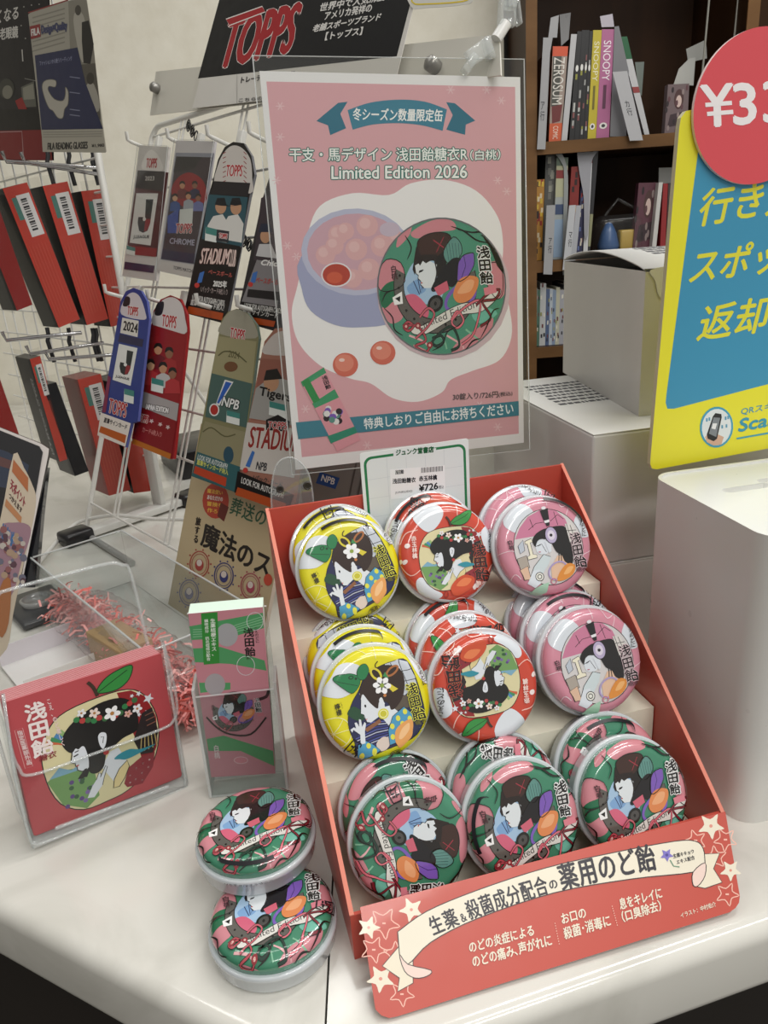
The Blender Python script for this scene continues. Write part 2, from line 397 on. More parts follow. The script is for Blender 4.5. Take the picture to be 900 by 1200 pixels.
for pts, c in (([(448, 1132), (470, 1106), (484, 1120), (484, 1152), (466, 1162), (468, 1146)], 'E6DCC6'), ([(822, 1001), (843, 1000), (836, 1018), (846, 1034), (826, 1041), (812, 1038)], 'E6DCC6')):
    a.poly(pts, c); a.line(pts, 1.0, '3A3030', closed=True)
body = spline(rib, 4, False) + spline(ribb, 4, False)[1:]
a.poly(body, 'E6DECB'); a.line(body, 1.1, '2E2626', closed=True)
for pts in ([(468, 1118), (478, 1130), (505, 1137), (500, 1144), (486, 1146), (474, 1138)], [(826, 1011), (812, 1022), (812, 1037), (818, 1038), (826, 1026)]):
    a.blob(pts, 'E9CFC4'); a.line(pts, 1, '2E2626', closed=True, smooth=3)
INK = '231F2A'
def along(st, p0, p1, h, col, bow=0, bold=.35, gap=.95):
    """letters set one by one along a line from p0 to p1 (their feet), h pixels tall."""
    p0, p1 = np.array(p0, float), np.array(p1, float); d = p1 - p0; L = np.linalg.norm(d); n = len(st); cell = L / n
    for i, ch in enumerate(st):
        t0 = i / n; tm = (i + .5) / n
        nb = np.array([d[1], -d[0]]) / L
        base = p0 + d * t0 + nb * bow * 4 * tm * (1 - tm)
        sl = d / L + nb * bow * 4 * (1 - 2 * tm) / L
        sl /= np.linalg.norm(sl); up = np.array([sl[1], -sl[0]])
        if ch in '＆＆の' and h < 30 and ch == 'の' and col == INK: base = base
        a.text(ch, base, base + sl * cell * gap, base + up * h, col, bold, 3, em=True)
along('生薬', (508, 1098), (541, 1084), 24, INK, 0, .5); along('＆', (541, 1083), (550, 1079), 13, INK)
along('殺菌成分配合', (551, 1080), (645, 1048), 25, INK, 1, .45, .98); along('の', (645, 1044), (656, 1040), 13, INK)
along('薬用のど飴', (659, 1046), (771, 1020), 34, INK, 1, .7, .98)
def tl2(st, bl, br, h, col=Wt, bold=.3):
    d = nrm(np.array(br, float) - np.array(bl, float)); up = np.array([d[1], -d[0]])
    a.text(st, bl, br, np.array(bl) + up * h + d * .08 * h, col, bold, 3)
tl2('のどの炎症による', (551, 1117), (626, 1096), 13); tl2('のどの痛み､声がれに', (555, 1134), (647, 1108), 14)
tl2('お口の', (659, 1083), (687, 1075), 12); tl2('殺菌･消毒に', (662, 1101), (716, 1085), 14)
tl2('息をキレイに', (727, 1066), (776, 1052), 13); tl2('（口臭除去）', (730, 1081), (775, 1067), 13)
tl2('イラスト：中村佑介', (798, 1076), (839, 1062), 6, Wt, .1)
for x0, y0, x1, y1 in ((650, 1082, 655, 1106), (717, 1062, 723, 1084)):
    for i in range(9): a.circ(x0 + (x1 - x0) * i / 8, y0 + (y1 - y0) * i / 8, .7, 'EDB7A6', n=6, same=i > 0)
a.poly(star(781, 1002, 8, .5, 5, .2), '7A6FC0'); a.circ(781, 1002, 2, '4A3F90', n=8); a.line([(785, 1008), (789, 1015), (796, 1016)], 1.2, '5E8A70')
tl2('生薬キキョウ', (789, 1006), (813, 1000), 5, INK, .1); tl2('エキス配合', (793, 1013), (814, 1007), 5, INK, .1)
b = MB(); FL = [FP.q(*p) for p in flap]; b.prism(FL, -.0009, 0, RED, RED_EDGE); b.art(a, None, 'card')
b.build('header_flap', dc, FP.M)

# ================================================================ candy tins
R0, TH = .0375, .0235
def lidmap(x, y, off):
    rho = math.hypot(x, y); R = .0354; zt = TH
    if rho < 1e-6: return (0, 0, zt + off)
    rho2 = min(rho, 1.0); cx, cy = x / rho, y / rho
    if rho2 <= .80: return (R * rho2 * cx, R * rho2 * cy, zt + off)
    t = (rho2 - .80) / .20 * PI / 2; r = R * (.80 + .20 * math.sin(t)) + off * math.sin(t); z = zt - .0058 * (1 - math.cos(t)) + off * math.cos(t)
    return (r * cx, r * cy, z)
def lid_base(b, m):
    pr = [(.0349, .0135), (.0352, .0138)] + [(math.hypot(*lidmap(r, 0, -.00015)[:2]), lidmap(r, 0, -.00015)[2]) for r in (1, .985, .97, .95, .93, .91, .88, .85, .82, .80, .5, .2)] + [(0, TH - .00015)]
    b.lathe(pr, m, 128)
def sub(pts, f): return [f(*p) for p in pts]
def dolls(a, P):
    pass
def art_lemon():
    a = Art(lambda x, y: ((x - 530) / 338, -(y - 608) / 358), 3e-5)
    W1, OUT = 'DDE2E8', '1B1A20'
    a.blob([(215, 470), (290, 400), (350, 335), (430, 330), (470, 370), (420, 480), (330, 520), (250, 500)], W1)
    a.blob([(760, 360), (820, 400), (870, 470), (880, 560), (830, 560), (790, 470)], W1)
    a.line(circ(245, 725, 95, 30), 5, 'EDEBB0', closed=True)
    for i in range(7):
        an = i * PI / 3.5; a.line([(245, 725), (245 + 90 * math.cos(an), 725 + 90 * math.sin(an))], 3.5, 'EDEBB0')
    for p in ([(575, 255), (572, 330)], [(470, 262), (520, 300), (560, 300)], [(700, 270), (740, 300), (830, 400)], [(690, 800), (740, 830), (800, 820)], [(300, 860), (420, 940)]): a.line(p, 4, 'EDEBB0')
    pic = [(432, 500), (380, 560), (338, 640), (328, 720), (345, 820), (355, 915), (450, 905), (600, 890), (720, 850), (785, 760), (800, 640), (790, 520), (750, 400), (680, 372), (560, 390), (480, 430)]
    a.blob(pic, '20264E', n=3); a.line(pic, 3.5, OUT, closed=True, smooth=3)
    a.poly([(620, 378), (700, 372), (752, 405), (785, 500), (790, 560), (700, 600), (640, 560)], 'C6CCD6')
    for p in ([(655, 378), (690, 600)], [(705, 376), (740, 590)], [(640, 440), (770, 450)], [(650, 510), (790, 515)]): a.line(p, 4, OUT)
    a.poly([(600, 600), (720, 600), (720, 680), (600, 680)], '5A5044')
    for i in range(9): a.line([(350 + rnd.random() * 40, 745 + i * 15), (470 + rnd.random() * 30, 715 + i * 17), (560, 730 + i * 14)], 5, ['5A62B0', 'C9CCE0', '3A3F90'][i % 3])
    a.blob([(335, 630), (380, 590), (440, 660), (400, 690)], '1E4A30'); a.blob([(470, 850), (520, 820), (560, 850), (530, 895), (480, 895)], 'D8C8BE')
    a.poly([(415, 745), (520, 705), (525, 728), (430, 765)], '8A5A3A')
    # neck, face, hair
    a.poly([(520, 640), (600, 640), (640, 690), (565, 760), (535, 700)], W1)
    a.poly([(430, 520), (432, 560), (424, 600), (414, 645), (430, 655), (430, 670), (440, 705), (462, 715), (520, 690), (570, 620), (540, 540)], W1)
    a.line([(432, 560), (414, 645), (430, 655), (440, 705), (462, 715)], 3, OUT)
    a.circ(450, 605, 6, OUT, ry=10, n=10); a.line([(436, 690), (446, 686)], 5, 'C86060')
    hair = [(430, 560), (438, 500), (480, 440), (560, 392), (640, 388), (705, 430), (718, 510), (690, 600), (640, 655), (600, 668), (590, 620), (540, 600), (520, 640), (480, 590), (450, 530)]
    a.blob(hair, '2E1C17', n=4)
    a.line([(565, 400), (560, 370), (580, 350)], 6, '2E1C17', smooth=4)
    a.blob([(540, 590), (560, 580), (565, 640), (540, 650)], W1)
    a.circ(548, 680, 33, 'D8D24A'); a.circ(548, 680, 25, 'F0EEB0'); a.circ(548, 680, 20, 'C9C236')
    for lf in ([(303, 412), (335, 385), (400, 385), (450, 420), (440, 470), (390, 508), (345, 470)], [(442, 385), (470, 350), (505, 350), (515, 395), (480, 440), (445, 430)]):
        a.blob(lf, '1F7A48'); a.line(lf, 3, '123A24', closed=True, smooth=5)
    a.line([(310, 415), (430, 470)], 3, '123A24'); a.circ(400, 410, 16, '123A24', ry=12); a.circ(400, 410, 10, '1F7A48', ry=7); a.circ(428, 424, 8, '123A24', n=10)
    a.line(circ(553, 425, 24, 20, 40, -.5), 13, 'D8C83A', closed=True); a.line(circ(655, 430, 42, 20, 20, -.5), 13, 'A8683A', closed=True)
    a.poly([(600, 510), (625, 505), (668, 550), (632, 562)], 'D8C83A'); a.poly([(590, 450), (610, 425), (625, 470)], '3A8A50')
    a.flower(575, 505, 56, 'F2F2F4', '8AA040', 6); a.circ(580, 570, 10, 'C07840')
    # clothes
    for cl_ in ([(548, 880), (556, 790), (600, 710), (680, 668), (720, 720), (716, 790), (640, 870)], [(360, 830), (410, 815), (450, 850), (485, 895), (430, 905), (355, 915)]):
        a.poly(cl_, '4A98C0'); a.line(cl_, 3, OUT, closed=True)
    for x, y in ((585, 770), (630, 730), (680, 700), (575, 835), (700, 750), (650, 770), (380, 890), (420, 850), (450, 890)): a.circ(x, y, 14, 'DEDB4A', ry=18, n=12)
    a.poly([(375, 830), (385, 770), (350, 730), (340, 745), (332, 725), (355, 715), (368, 725), (365, 690), (378, 690), (388, 720), (395, 675), (407, 680), (405, 725), (425, 700), (432, 712), (415, 760), (405, 830)], W1)
    a.blob([(585, 860), (600, 800), (650, 765), (705, 755), (714, 790), (690, 850), (640, 885), (600, 900)], 'E3A05A'); a.blob([(610, 850), (640, 800), (690, 775), (680, 820), (630, 860)], 'F0C08A')
    a.vtext('浅田飴', (712, 535), (790, 530), (716, 775), '17140A', 1.6, 'E6E24A', 5)
    a.vtext('こえのどに', (797, 412), (822, 412), (812, 572), '33302A', .5); a.vtext('檸檬', (266, 548), (300, 545), (272, 625), '33300F', 1)
    a.vtext('レモン', (303, 540), (315, 540), (308, 585), '33300F'); a.text('糖衣', (728, 800), (788, 792), (726, 776), '6A6420', .5)
    a.line(circ(570, 925, 42, 24, 16, -.12), 3, '5A5518', closed=True); a.text('薬用', (548, 936), (596, 930), (546, 916), '5A5518', 1)
    return a
def apple_pic(a):
    W1, OUT = 'DADFE6', '151214'
    pic = [(520, 310), (470, 340), (435, 410), (432, 500), (455, 580), (510, 625), (580, 628), (640, 620), (710, 580), (750, 510), (760, 420), (735, 340), (690, 305), (610, 300)]
    a.blob(pic, 'D9D0A4', n=3); a.line(pic, 3, OUT, closed=True, smooth=3)
    a.poly([(660, 305), (700, 312), (738, 345), (758, 420), (748, 510), (700, 585), (690, 480)], '8E1C22')
    for x, y, r in ((745, 355, 17), (720, 330, 9), (735, 395, 8), (710, 395, 8), (725, 440, 8), (700, 330, 7)): a.poly(star(x, y, r), W1)
    for i, c in enumerate(('C8603A', '3E8A5A', '4A86B8', '8CB070')):
        o = i * 13; a.line([(452 + o, 385 - o * .6), (485 + o * .7, 395), (512 + o * .3, 415)], 13, c, smooth=3)
    a.poly([(433, 500), (470, 480), (560, 500), (560, 600), (520, 625), (460, 585)], '6F9A5A'); a.poly([(440, 495), (470, 470), (500, 490), (530, 480), (560, 500)], '7AA8C0')
    for i in range(14): a.circ(470 + rnd.random() * 80, 525 + rnd.random() * 85, 7, ['5A3F80', '2E5A36', '7A62A0'][i % 3], n=8)
    L = lambda *pts: [(305 + .697 * x, -129.4 + .7576 * y) for x, y in pts]
    a.poly(L((595, 690), (640, 680), (648, 790), (610, 870), (560, 860), (540, 790)), '231A1C')
    for i in range(5): a.line(L((575 + i * 14, 790), (560 + i * 18, 850)), 2.5, 'C8B070', same=i > 0)
    for i in range(3): a.line(L((605, 705 + i * 22), (645, 700 + i * 22)), 2.5, '8A5A4A', same=i > 0)
    red = L((470, 955), (500, 895), (560, 870), (618, 872), (600, 930), (545, 985), (480, 975)); a.poly(red, '8A2430')
    for x, y in ((500, 930), (530, 910), (560, 900), (590, 895), (520, 955), (550, 940), (580, 925), (495, 960), (545, 970)): a.poly(circ(*L((x, y))[0], 3, 8), 'E0C8C8', same=True)
    a.poly(L((395, 850), (440, 800), (475, 795), (500, 870), (440, 945), (418, 900)), W1)
    a.poly(L((318, 955), (345, 915), (365, 895), (380, 870), (388, 875), (383, 890), (412, 850), (418, 857), (398, 895), (385, 925), (345, 962)), W1)
    a.line(L((365, 895), (380, 870), (388, 875), (383, 890), (412, 850), (418, 857), (398, 895), (385, 925)), 2, OUT)
    sl = L((425, 955), (435, 920), (462, 885), (500, 862), (504, 890), (478, 930), (450, 958)); a.poly(sl, 'DCCB94'); a.line(sl, 2.5, OUT, closed=True)
    face = L((295, 700), (350, 690), (356, 760), (350, 838), (318, 838), (303, 826), (304, 812), (298, 806), (300, 798), (284, 788), (297, 762)); a.poly(face, W1)
    a.line(L((297, 745), (284, 788), (300, 798), (298, 806), (304, 812), (303, 826), (318, 838), (345, 838)), 3, OUT); a.line(L((306, 752), (322, 750)), 3, OUT)
    hair = L((278, 735), (266, 700), (285, 660), (340, 622), (430, 592), (520, 598), (568, 640), (575, 700), (562, 752), (500, 765), (446, 792), (425, 800), (405, 850), (375, 868), (346, 852), (352, 800), (348, 750), (338, 738), (322, 745), (312, 738), (296, 750))
    a.blob(hair, '0E0B0C', n=4)
    a.line(L((299, 768), (318, 764)), 4, OUT); a.line(L((301, 809), (312, 808)), 4, 'B84040')
    for x in (330, 345): a.poly(L((x, 832), (x + 10, 832), (x - 12, 868), (x - 34, 862)), '0E0B0C', same=False)
    ear = L((405, 722), (420, 710), (438, 722), (432, 755), (416, 778), (405, 758)); a.blob(ear, W1); a.line(L((415, 728), (426, 730), (418, 755)), 2, OUT); a.poly(circ(*L((424, 797))[0], 8, 12), 'B03030')
    for i in range(12): a.circ(540 + i * 15, 335 + 25 * math.sin(i * .26) + rnd.random() * 14, 9, ['2E7A46', 'B03A3A', '3A6A40'][i % 3], n=8)
    for x, y, r, c in ((590, 343, 16, 'E8D8D0'), (637, 362, 24, 'F0F0F2'), (708, 374, 15, 'E8E8EC'), (556, 330, 13, 'E8E8EC'), (680, 380, 12, 'D8A8A0')): a.flower(x, y, r, c, 'B07A40', 5)
    lf = [(608, 285), (630, 255), (670, 238), (715, 236), (700, 275), (660, 295)]; a.blob(lf, '2F8A3C'); a.line(lf, 3, '123A1C', closed=True, smooth=5); a.line([(612, 284), (700, 245)], 2.5, '123A1C')
    a.line([(607, 295), (600, 265), (588, 245)], 10, '3A2A1E', smooth=4)
    a.blob(L((450, 835), (480, 822), (520, 820), (560, 835), (628, 838), (560, 850), (500, 856), (470, 845)), '2A8C9E')

def art_apple():
    a = Art(lambda x, y: ((x - 583) / 243, -(y - 432) / 262), 3e-5); W1, OUT = 'DADFE6', '151214'
    for p in ([(435, 240), (470, 190), (550, 185), (578, 225), (545, 285), (495, 318), (450, 285)], [(412, 560), (440, 552), (480, 610), (530, 645), (470, 665), (425, 625)], [(757, 345), (800, 318), (828, 380), (815, 450), (775, 445)], [(480, 655), (560, 668), (640, 690), (500, 700)]): a.blob(p, W1)
    for p in ([(650, 180), (648, 250)], [(700, 340), (740, 310), (750, 270)], [(345, 470), (390, 530), (430, 510)], [(760, 560), (790, 515), (825, 520)], [(700, 650), (720, 620), (790, 590)], [(440, 300), (390, 320), (360, 370)]): a.line(p, 4, 'EFC4B8', smooth=4)
    for x, y in ((370, 460), (352, 458), (385, 380), (690, 620), (705, 612), (720, 235)): a.circ(x, y, 9, 'EFE0DC', ry=13, n=10, rot=.4)
    apple_pic(a)
    a.blob([(570, 620), (600, 580), (650, 558), (695, 580), (680, 620), (620, 650), (580, 650)], 'C84A28'); a.blob([(600, 610), (640, 575), (680, 585), (650, 615)], 'E07A4A')
    a.line(circ(545, 645, 10, 14), 4, '8E2A22', closed=True)
    a.vtext('浅田飴', (702, 408), (772, 408), (698, 595), '120C0C', 1.6, 'B84A3C', 4)
    a.vtext('こえのどに', (783, 328), (806, 328), (780, 460), '33302E', .5); a.vtext('赤玉林檎', (402, 330), (428, 330), (396, 448), 'F0D8D0', .8)
    a.text('糖衣', (700, 612), (745, 608), (700, 596), 'F0D0C8', .4)
    a.line(circ(610, 672, 32, 22, 11, -.1), 2.5, 'F0D0C8', closed=True)
    return a
def art_peach():
    a = Art(lambda x, y: ((x - 512) / 280, -(y - 433) / 285), 3e-5); W1, OUT = 'D6DCE4', '17141A'
    for p in ([(300, 270), (320, 205), (400, 180), (462, 215), (465, 275), (420, 330), (350, 335), (310, 310)], [(700, 330), (730, 290), (775, 300), (792, 370), (765, 425), (710, 410)], [(325, 640), (380, 665), (440, 690), (420, 710), (350, 700)]): a.blob(p, W1)
    for p in ([(560, 150), (558, 210)], [(690, 230), (650, 300), (640, 340)], [(620, 180), (640, 235), (700, 225)], [(235, 440), (300, 430), (340, 470)], [(270, 620), (300, 560), (330, 590)], [(690, 560), (720, 520), (770, 500)]): a.line(p, 3.5, 'EBD2DA', smooth=4)
    pic = circ(520, 443, 207, 40, 217); a.poly(pic, 'CFCBCB')
    a.poly([(330, 370), (370, 310), (430, 255), (510, 228), (600, 240), (650, 300), (660, 345), (560, 340), (470, 370)], 'C77A98'); 
    for p in ([(420, 330), (470, 300), (520, 300)], [(560, 300), (610, 270), (640, 300)], [(600, 330), (590, 250)], [(440, 270), (450, 320)]): a.line(p, 3, OUT)
    a.line(pic, 3, OUT, closed=True)
    for p, c in (([(320, 480), (380, 470), (385, 540), (330, 545)], 'A89E94'), ([(325, 545), (375, 530), (380, 610), (345, 600)], 'D8B49A'), ([(385, 390), (425, 380), (430, 400), (415, 402), (420, 470), (440, 475), (440, 492), (385, 496), (383, 478), (400, 472), (396, 405), (384, 406)], 'E8E2CC'), ([(340, 410), (375, 380), (375, 440), (345, 455)], 'B8C0CC')):
        a.poly(p, c); a.line(p, 3, OUT, closed=True)
    a.blob([(430, 400), (480, 365), (520, 380), (525, 440), (500, 480), (450, 470), (440, 430)], W1); a.line([(440, 430), (480, 420), (500, 470)], 3, OUT)
    a.poly([(380, 590), (410, 540), (480, 480), (520, 500), (500, 540), (420, 620)], 'C8D4D8'); a.line([(380, 590), (410, 540), (480, 480), (520, 500)], 3, OUT)
    a.poly([(360, 620), (400, 560), (440, 560), (430, 640), (400, 650)], W1); a.circ(432, 600, 24, 'E2E2DA'); a.line(circ(432, 600, 24, 20), 4, OUT, closed=True); a.line(circ(432, 600, 12, 14), 4, OUT, closed=True)
    a.poly([(510, 560), (560, 500), (630, 510), (640, 560), (560, 620), (500, 640)], 'DDB89C')
    hair = [(545, 340), (600, 335), (640, 350), (652, 420), (655, 500), (640, 560), (600, 545), (585, 500), (560, 480), (545, 440), (535, 390)]
    a.blob(hair, '0F0C10', n=4)
    for i in range(5): a.line([(575, 470), (570 + i * 12, 500), (560 + i * 18, 540 - i * 3)], 5, '0F0C10', smooth=3)
    a.blob([(430, 392), (462, 356), (525, 338), (536, 385), (512, 398), (482, 392), (458, 402), (440, 428)], '0F0C10'); a.line([(456, 428), (474, 422)], 4, OUT); a.line([(452, 462), (466, 464)], 4, 'B85068'); a.poly([(500, 410), (540, 410), (530, 470), (515, 480)], W1)
    a.poly([(508, 232), (557, 224), (553, 290), (520, 293)], '121016'); a.poly([(520, 293), (553, 290), (550, 305), (524, 307)], 'E4E4E8'); a.poly([(526, 307), (552, 305), (548, 325), (532, 326)], '121016')
    a.circ(532, 220, 14, 'E4E4E8', ry=9)
    a.circ(546, 380, 36, 'B4A8C8', ry=48); a.line(circ(546, 380, 36, 24, 48), 4, OUT, closed=True); a.circ(546, 380, 22, 'D8D0E0', ry=28); a.circ(545, 380, 9, OUT, n=12)
    a.poly([(640, 330), (680, 330), (700, 400), (650, 440)], 'D4D0CC')
    for p in ([(650, 330), (660, 430)], [(670, 340), (680, 400)], [(640, 370), (700, 375)]): a.line(p, 3, OUT)
    a.line(circ(545, 585, 60, 24, 45, -.5), 9, 'A898C4', closed=True)
    a.blob([(530, 640), (560, 590), (610, 555), (650, 570), (640, 610), (590, 640)], 'D98A34'); a.blob([(575, 610), (610, 575), (640, 580), (610, 610)], 'EAAF6A')
    a.poly([(340, 690), (400, 650), (480, 640), (460, 680), (380, 700)], '9FC4AC'); a.line(circ(508, 640, 16, 16), 5, 'C06A80', closed=True)
    a.vtext('浅田飴', (652, 388), (722, 388), (650, 588), '140F12', 1.6, 'E0C4CC', 4)
    a.vtext('こえのどに', (735, 290), (758, 290), (728, 420), '33302E', .5); a.vtext('白桃', (284, 368), (312, 368), (286, 425), '3A2A30', .6)
    a.text('糖衣', (655, 608), (710, 604), (655, 590), '6A4A54', .4); a.line(circ(480, 712, 34, 22, 9, -.1), 2.5, '6A3A48', closed=True)
    return a
def art_horse():
    a = Art(lambda x, y: ((x - 375) / 305, -(y - 368) / 225), 3e-5); W1, OUT = 'DCE2E6', '15130F'
    PK = 'CC858F'
    for p in ([(70, 330), (110, 280), (180, 290), (200, 350), (150, 380), (80, 380)], [(230, 190), (330, 150), (420, 150), (440, 180), (340, 190), (260, 210)], [(580, 300), (660, 290), (680, 380), (640, 410), (590, 360)], [(90, 440), (160, 420), (190, 470), (130, 490)], [(440, 560), (560, 500), (620, 470), (600, 530), (500, 590), (430, 600)], [(240, 560), (330, 590), (280, 592)], [(180, 180), (230, 160), (220, 200), (160, 240)]): a.blob(p, PK)
    for i in range(5): a.line([(130 + i * 90, 510 + 20 * (i % 2)), (200 + i * 90, 560 - 10 * (i % 3)), (240 + i * 80, 575)], 7, ['7FB898', 'E2AEB2'][i % 2], smooth=4)
    a.blob([(75, 400), (110, 360), (170, 350), (190, 390), (140, 420), (100, 440)], '1F6A48')
    a.blob([(520, 460), (600, 440), (640, 460), (560, 490)], '6FB8A4')
    a.blob([(190, 385), (240, 290), (340, 285), (400, 330), (360, 420), (260, 420)], 'A4C2DE'); a.blob([(210, 370), (280, 340), (300, 380), (240, 400)], '7FA6D2')
    for p in ([(240, 350), (270, 395)], [(262, 345), (275, 390), (285, 365)]): a.line(p, 4, '2A3A60')
    a.blob([(190, 405), (250, 395), (310, 440), (300, 475), (230, 470), (200, 440)], 'D2647F')
    # horseshoe
    ring = [(345 + 175 * math.cos(t), 365 + 135 * math.sin(t)) for t in np.linspace(-2.6 - .2, -6.6, 40)]
    a.line([p for p in reversed(ring)], 50, OUT, smooth=0); a.line([p for p in reversed(ring)], 43, '5E5B56')
    for t in np.linspace(-2.9, -6.2, 12): a.circ(345 + 175 * math.cos(t), 365 + 135 * math.sin(t), 6, '15130F', ry=5, n=8)
    a.poly([(140, 405), (185, 385), (190, 425), (150, 430)], 'F0F0F0'); a.poly([(152, 408), (178, 400), (176, 420)], OUT)
    a.poly([(252, 240), (275, 225), (285, 275), (262, 300), (246, 330), (236, 312)], '241713'); a.blob([(345, 275), (405, 245), (395, 300), (365, 345), (348, 320)], '17110F')
    fc = [(246, 300), (300, 278), (352, 296), (350, 345), (325, 373), (290, 374), (274, 362), (276, 352), (262, 342), (264, 332), (252, 326)]; a.poly(fc, W1)
    a.line(fc[5:] + fc[:1], 3.5, OUT); a.line([(268, 318), (288, 314)], 4, OUT)
    cap = [(258, 228), (290, 202), (350, 190), (405, 195), (420, 215), (395, 245), (350, 272), (285, 275)]
    a.blob(cap, '3B221B'); a.line(cap, 4, OUT, closed=True, smooth=4); a.line([(335, 215), (385, 240)], 4, 'A03040'); a.line([(385, 205), (350, 255)], 3, 'A03040')
    a.poly([(254, 268), (300, 262), (352, 262), (352, 282), (320, 284), (300, 292), (285, 284), (272, 300), (262, 290)], '201512'); a.line([(340, 280), (352, 320), (344, 350)], 6, '201512', smooth=3); a.line([(266, 322), (284, 317)], 4, OUT); a.line([(274, 356), (284, 357)], 4, 'B04848')
    a.blob([(385, 250), (430, 205), (465, 225), (470, 260), (430, 295), (395, 285)], '5E9088')
    for i in range(5): a.line([(395 + i * 15, 225), (410 + i * 13, 285)], 2, '2A4A48')
    a.blob([(325, 375), (370, 320), (430, 275), (478, 285), (465, 330), (430, 370), (380, 360), (345, 385)], '131015')
    a.poly([(455, 290), (480, 265), (527, 258), (530, 295), (500, 335), (450, 350)], '7B58B4'); a.line([(480, 265), (490, 300), (470, 340)], 3, '3A2A60')
    a.poly([(338, 372), (400, 348), (412, 378), (360, 402)], 'CC6276'); a.line([(338, 372), (400, 348), (412, 378)], 3, OUT)
    a.line(circ(465, 405, 75, 26, 38, -.4), 14, '7A5CB6', closed=True)
    a.circ(345, 425, 38, OUT, ry=28, rot=-.3); a.circ(345, 425, 26, '4A4846', ry=18, rot=-.3); a.circ(345, 425, 7, OUT, n=8)
    a.blob([(430, 395), (455, 350), (500, 333), (548, 340), (545, 375), (510, 412), (455, 422)], 'DD8850'); a.blob([(450, 390), (490, 350), (530, 350), (510, 385)], 'EAA878')
    a.poly([(560, 190), (620, 200), (660, 260), (690, 330), (640, 300), (600, 230)], '17120F')
    ban = spline([(230, 505), (290, 495), (380, 455), (470, 425), (560, 415), (640, 375), (655, 395), (570, 450), (470, 462), (390, 490), (300, 525), (240, 525)], 4); a.poly(ban, 'DEDCD6'); a.line(ban, 2.5, OUT, closed=True)
    a.text('Limited Edition', (270, 512), (545, 436), (262, 488), '3A3836', 0)
    for pts, c in (([(190, 500), (215, 485), (240, 500), (215, 515), (195, 500), (260, 500), (300, 545), (250, 565), (300, 585), (330, 550)], 'B24A54'), ([(420, 480), (450, 450), (480, 480), (450, 505), (425, 480), (500, 430), (560, 420), (530, 520), (470, 560)], 'D8707E'), ([(540, 430), (600, 390), (650, 380), (630, 410), (570, 420), (610, 470), (560, 500)], '7A2530'), ([(330, 540), (370, 530), (385, 550), (350, 565), (335, 545), (420, 500), (460, 560), (420, 580)], '1E3A30'), ([(270, 470), (310, 440), (340, 460), (310, 500), (250, 540)], 'C2606C')):
        a.line(pts, 11, OUT, smooth=5); a.line(pts, 7, c, smooth=5)
    for x, y in ((205, 500), (262, 498), (318, 562)): a.circ(x, y, 14, '8E2A34', ry=11); a.circ(x, y, 6, 'E0B0A8', ry=5, n=10)
    for i in range(8): a.line([(575 + i * 12, 205 + i * 14), (600 + i * 12, 230 + i * 10), (640 + i * 6, 250 + i * 14)], 4, '17120F', smooth=3)
    for pts in ([(385, 250), (430, 205), (465, 225), (470, 260), (430, 295), (395, 285)], [(455, 290), (480, 265), (527, 258), (530, 295), (500, 335), (450, 350)], [(70, 330), (110, 280), (180, 290), (200, 350), (150, 380), (80, 380)], [(580, 300), (655, 295), (668, 380), (640, 410), (590, 360)]): a.line(pts, 3, OUT, closed=True, smooth=3)
    for pts in ([(420, 170), (480, 185), (540, 215), (600, 225)], [(560, 200), (620, 215), (650, 260), (655, 300)], [(450, 180), (520, 190), (580, 190), (640, 235)], [(100, 440), (140, 470), (150, 510), (190, 530)], [(90, 420), (110, 390), (150, 380)], [(330, 580), (380, 560), (400, 520), (450, 500)], [(560, 540), (590, 500), (620, 450), (650, 440)], [(480, 590), (520, 550), (560, 540)], [(200, 200), (230, 240), (210, 280)]):
        a.line(pts, 6, OUT, smooth=4, taper=True)
    a.vtext('浅田飴', (538, 236), (602, 233), (560, 362), '0F0D0C', 1.6, 'E4E4E4', 5)
    a.vtext('白桃', (128, 300), (158, 297), (138, 348), '4A2A30', .8)
    a.poly([(575, 374), (632, 364), (638, 388), (581, 398)], 'D8808E')
    return a
BASEM = mat('DDE3E8', 'gloss', trans=.2)
FILM_T = clear('shrink_film', 'FAFAFA', 1.3, 0, .05)
b = MB(); b.lathe([(.0335, 0), (.0352, .0006), (.0362, .0022), (.0366, .0095), (.0375, .0102), (.0376, .0125), (.0370, .0136), (.0366, .0137), (.02, .0137), (0, .0137)], BASEM, 72); tin_base_me = b.build('base_proto').data
bpy.data.objects.remove(bpy.data.objects['base_proto'])
LIDS = {}
for nm, fn, c in (('lemon', art_lemon, 'DED51C'), ('apple', art_apple, 'C8432E'), ('peach', art_peach, 'D08A9C'), ('horse', art_horse, '3F8467')):
    b = MB(); lid_base(b, mat(c, 'tin')); b.art(fn(), lidmap, 'tin', .022, .0010); o = b.build('lid_proto'); LIDS[nm] = o.data; bpy.data.objects.remove(o)
def rim_point(an, z, off=0):
    r = .0379 + off; return (r * math.cos(an), r * math.sin(an), z)
b = MB(); BLK = mat('15141A', 'satin')
n = 22; vs = []
for i in range(n + 1):
    an = math.radians(64 + 54 * i / n); vs += [lidmap(r_ * math.cos(an), r_ * math.sin(an), .0014) for r_ in (.90, .862)]
b.add(vs, [(2 * i, 2 * i + 1, 2 * i + 3, 2 * i + 2) for i in range(n)], BLK, True)
vs = []
for i in range(9):
    t = i / 8; an = math.radians(64 - 9 * t); r0_ = .90 - .08 * t * t; vs += [lidmap(r_ * math.cos(an), r_ * math.sin(an), .0014) for r_ in (r0_, r0_ - .04 * (1 - .7 * t))]
b.add(vs, [(2 * i, 2 * i + 1, 2 * i + 3, 2 * i + 2) for i in range(8)], BLK, True)
v, f = text2d('ここからお切り下さい', 1); xs = [p[0] for p in v]
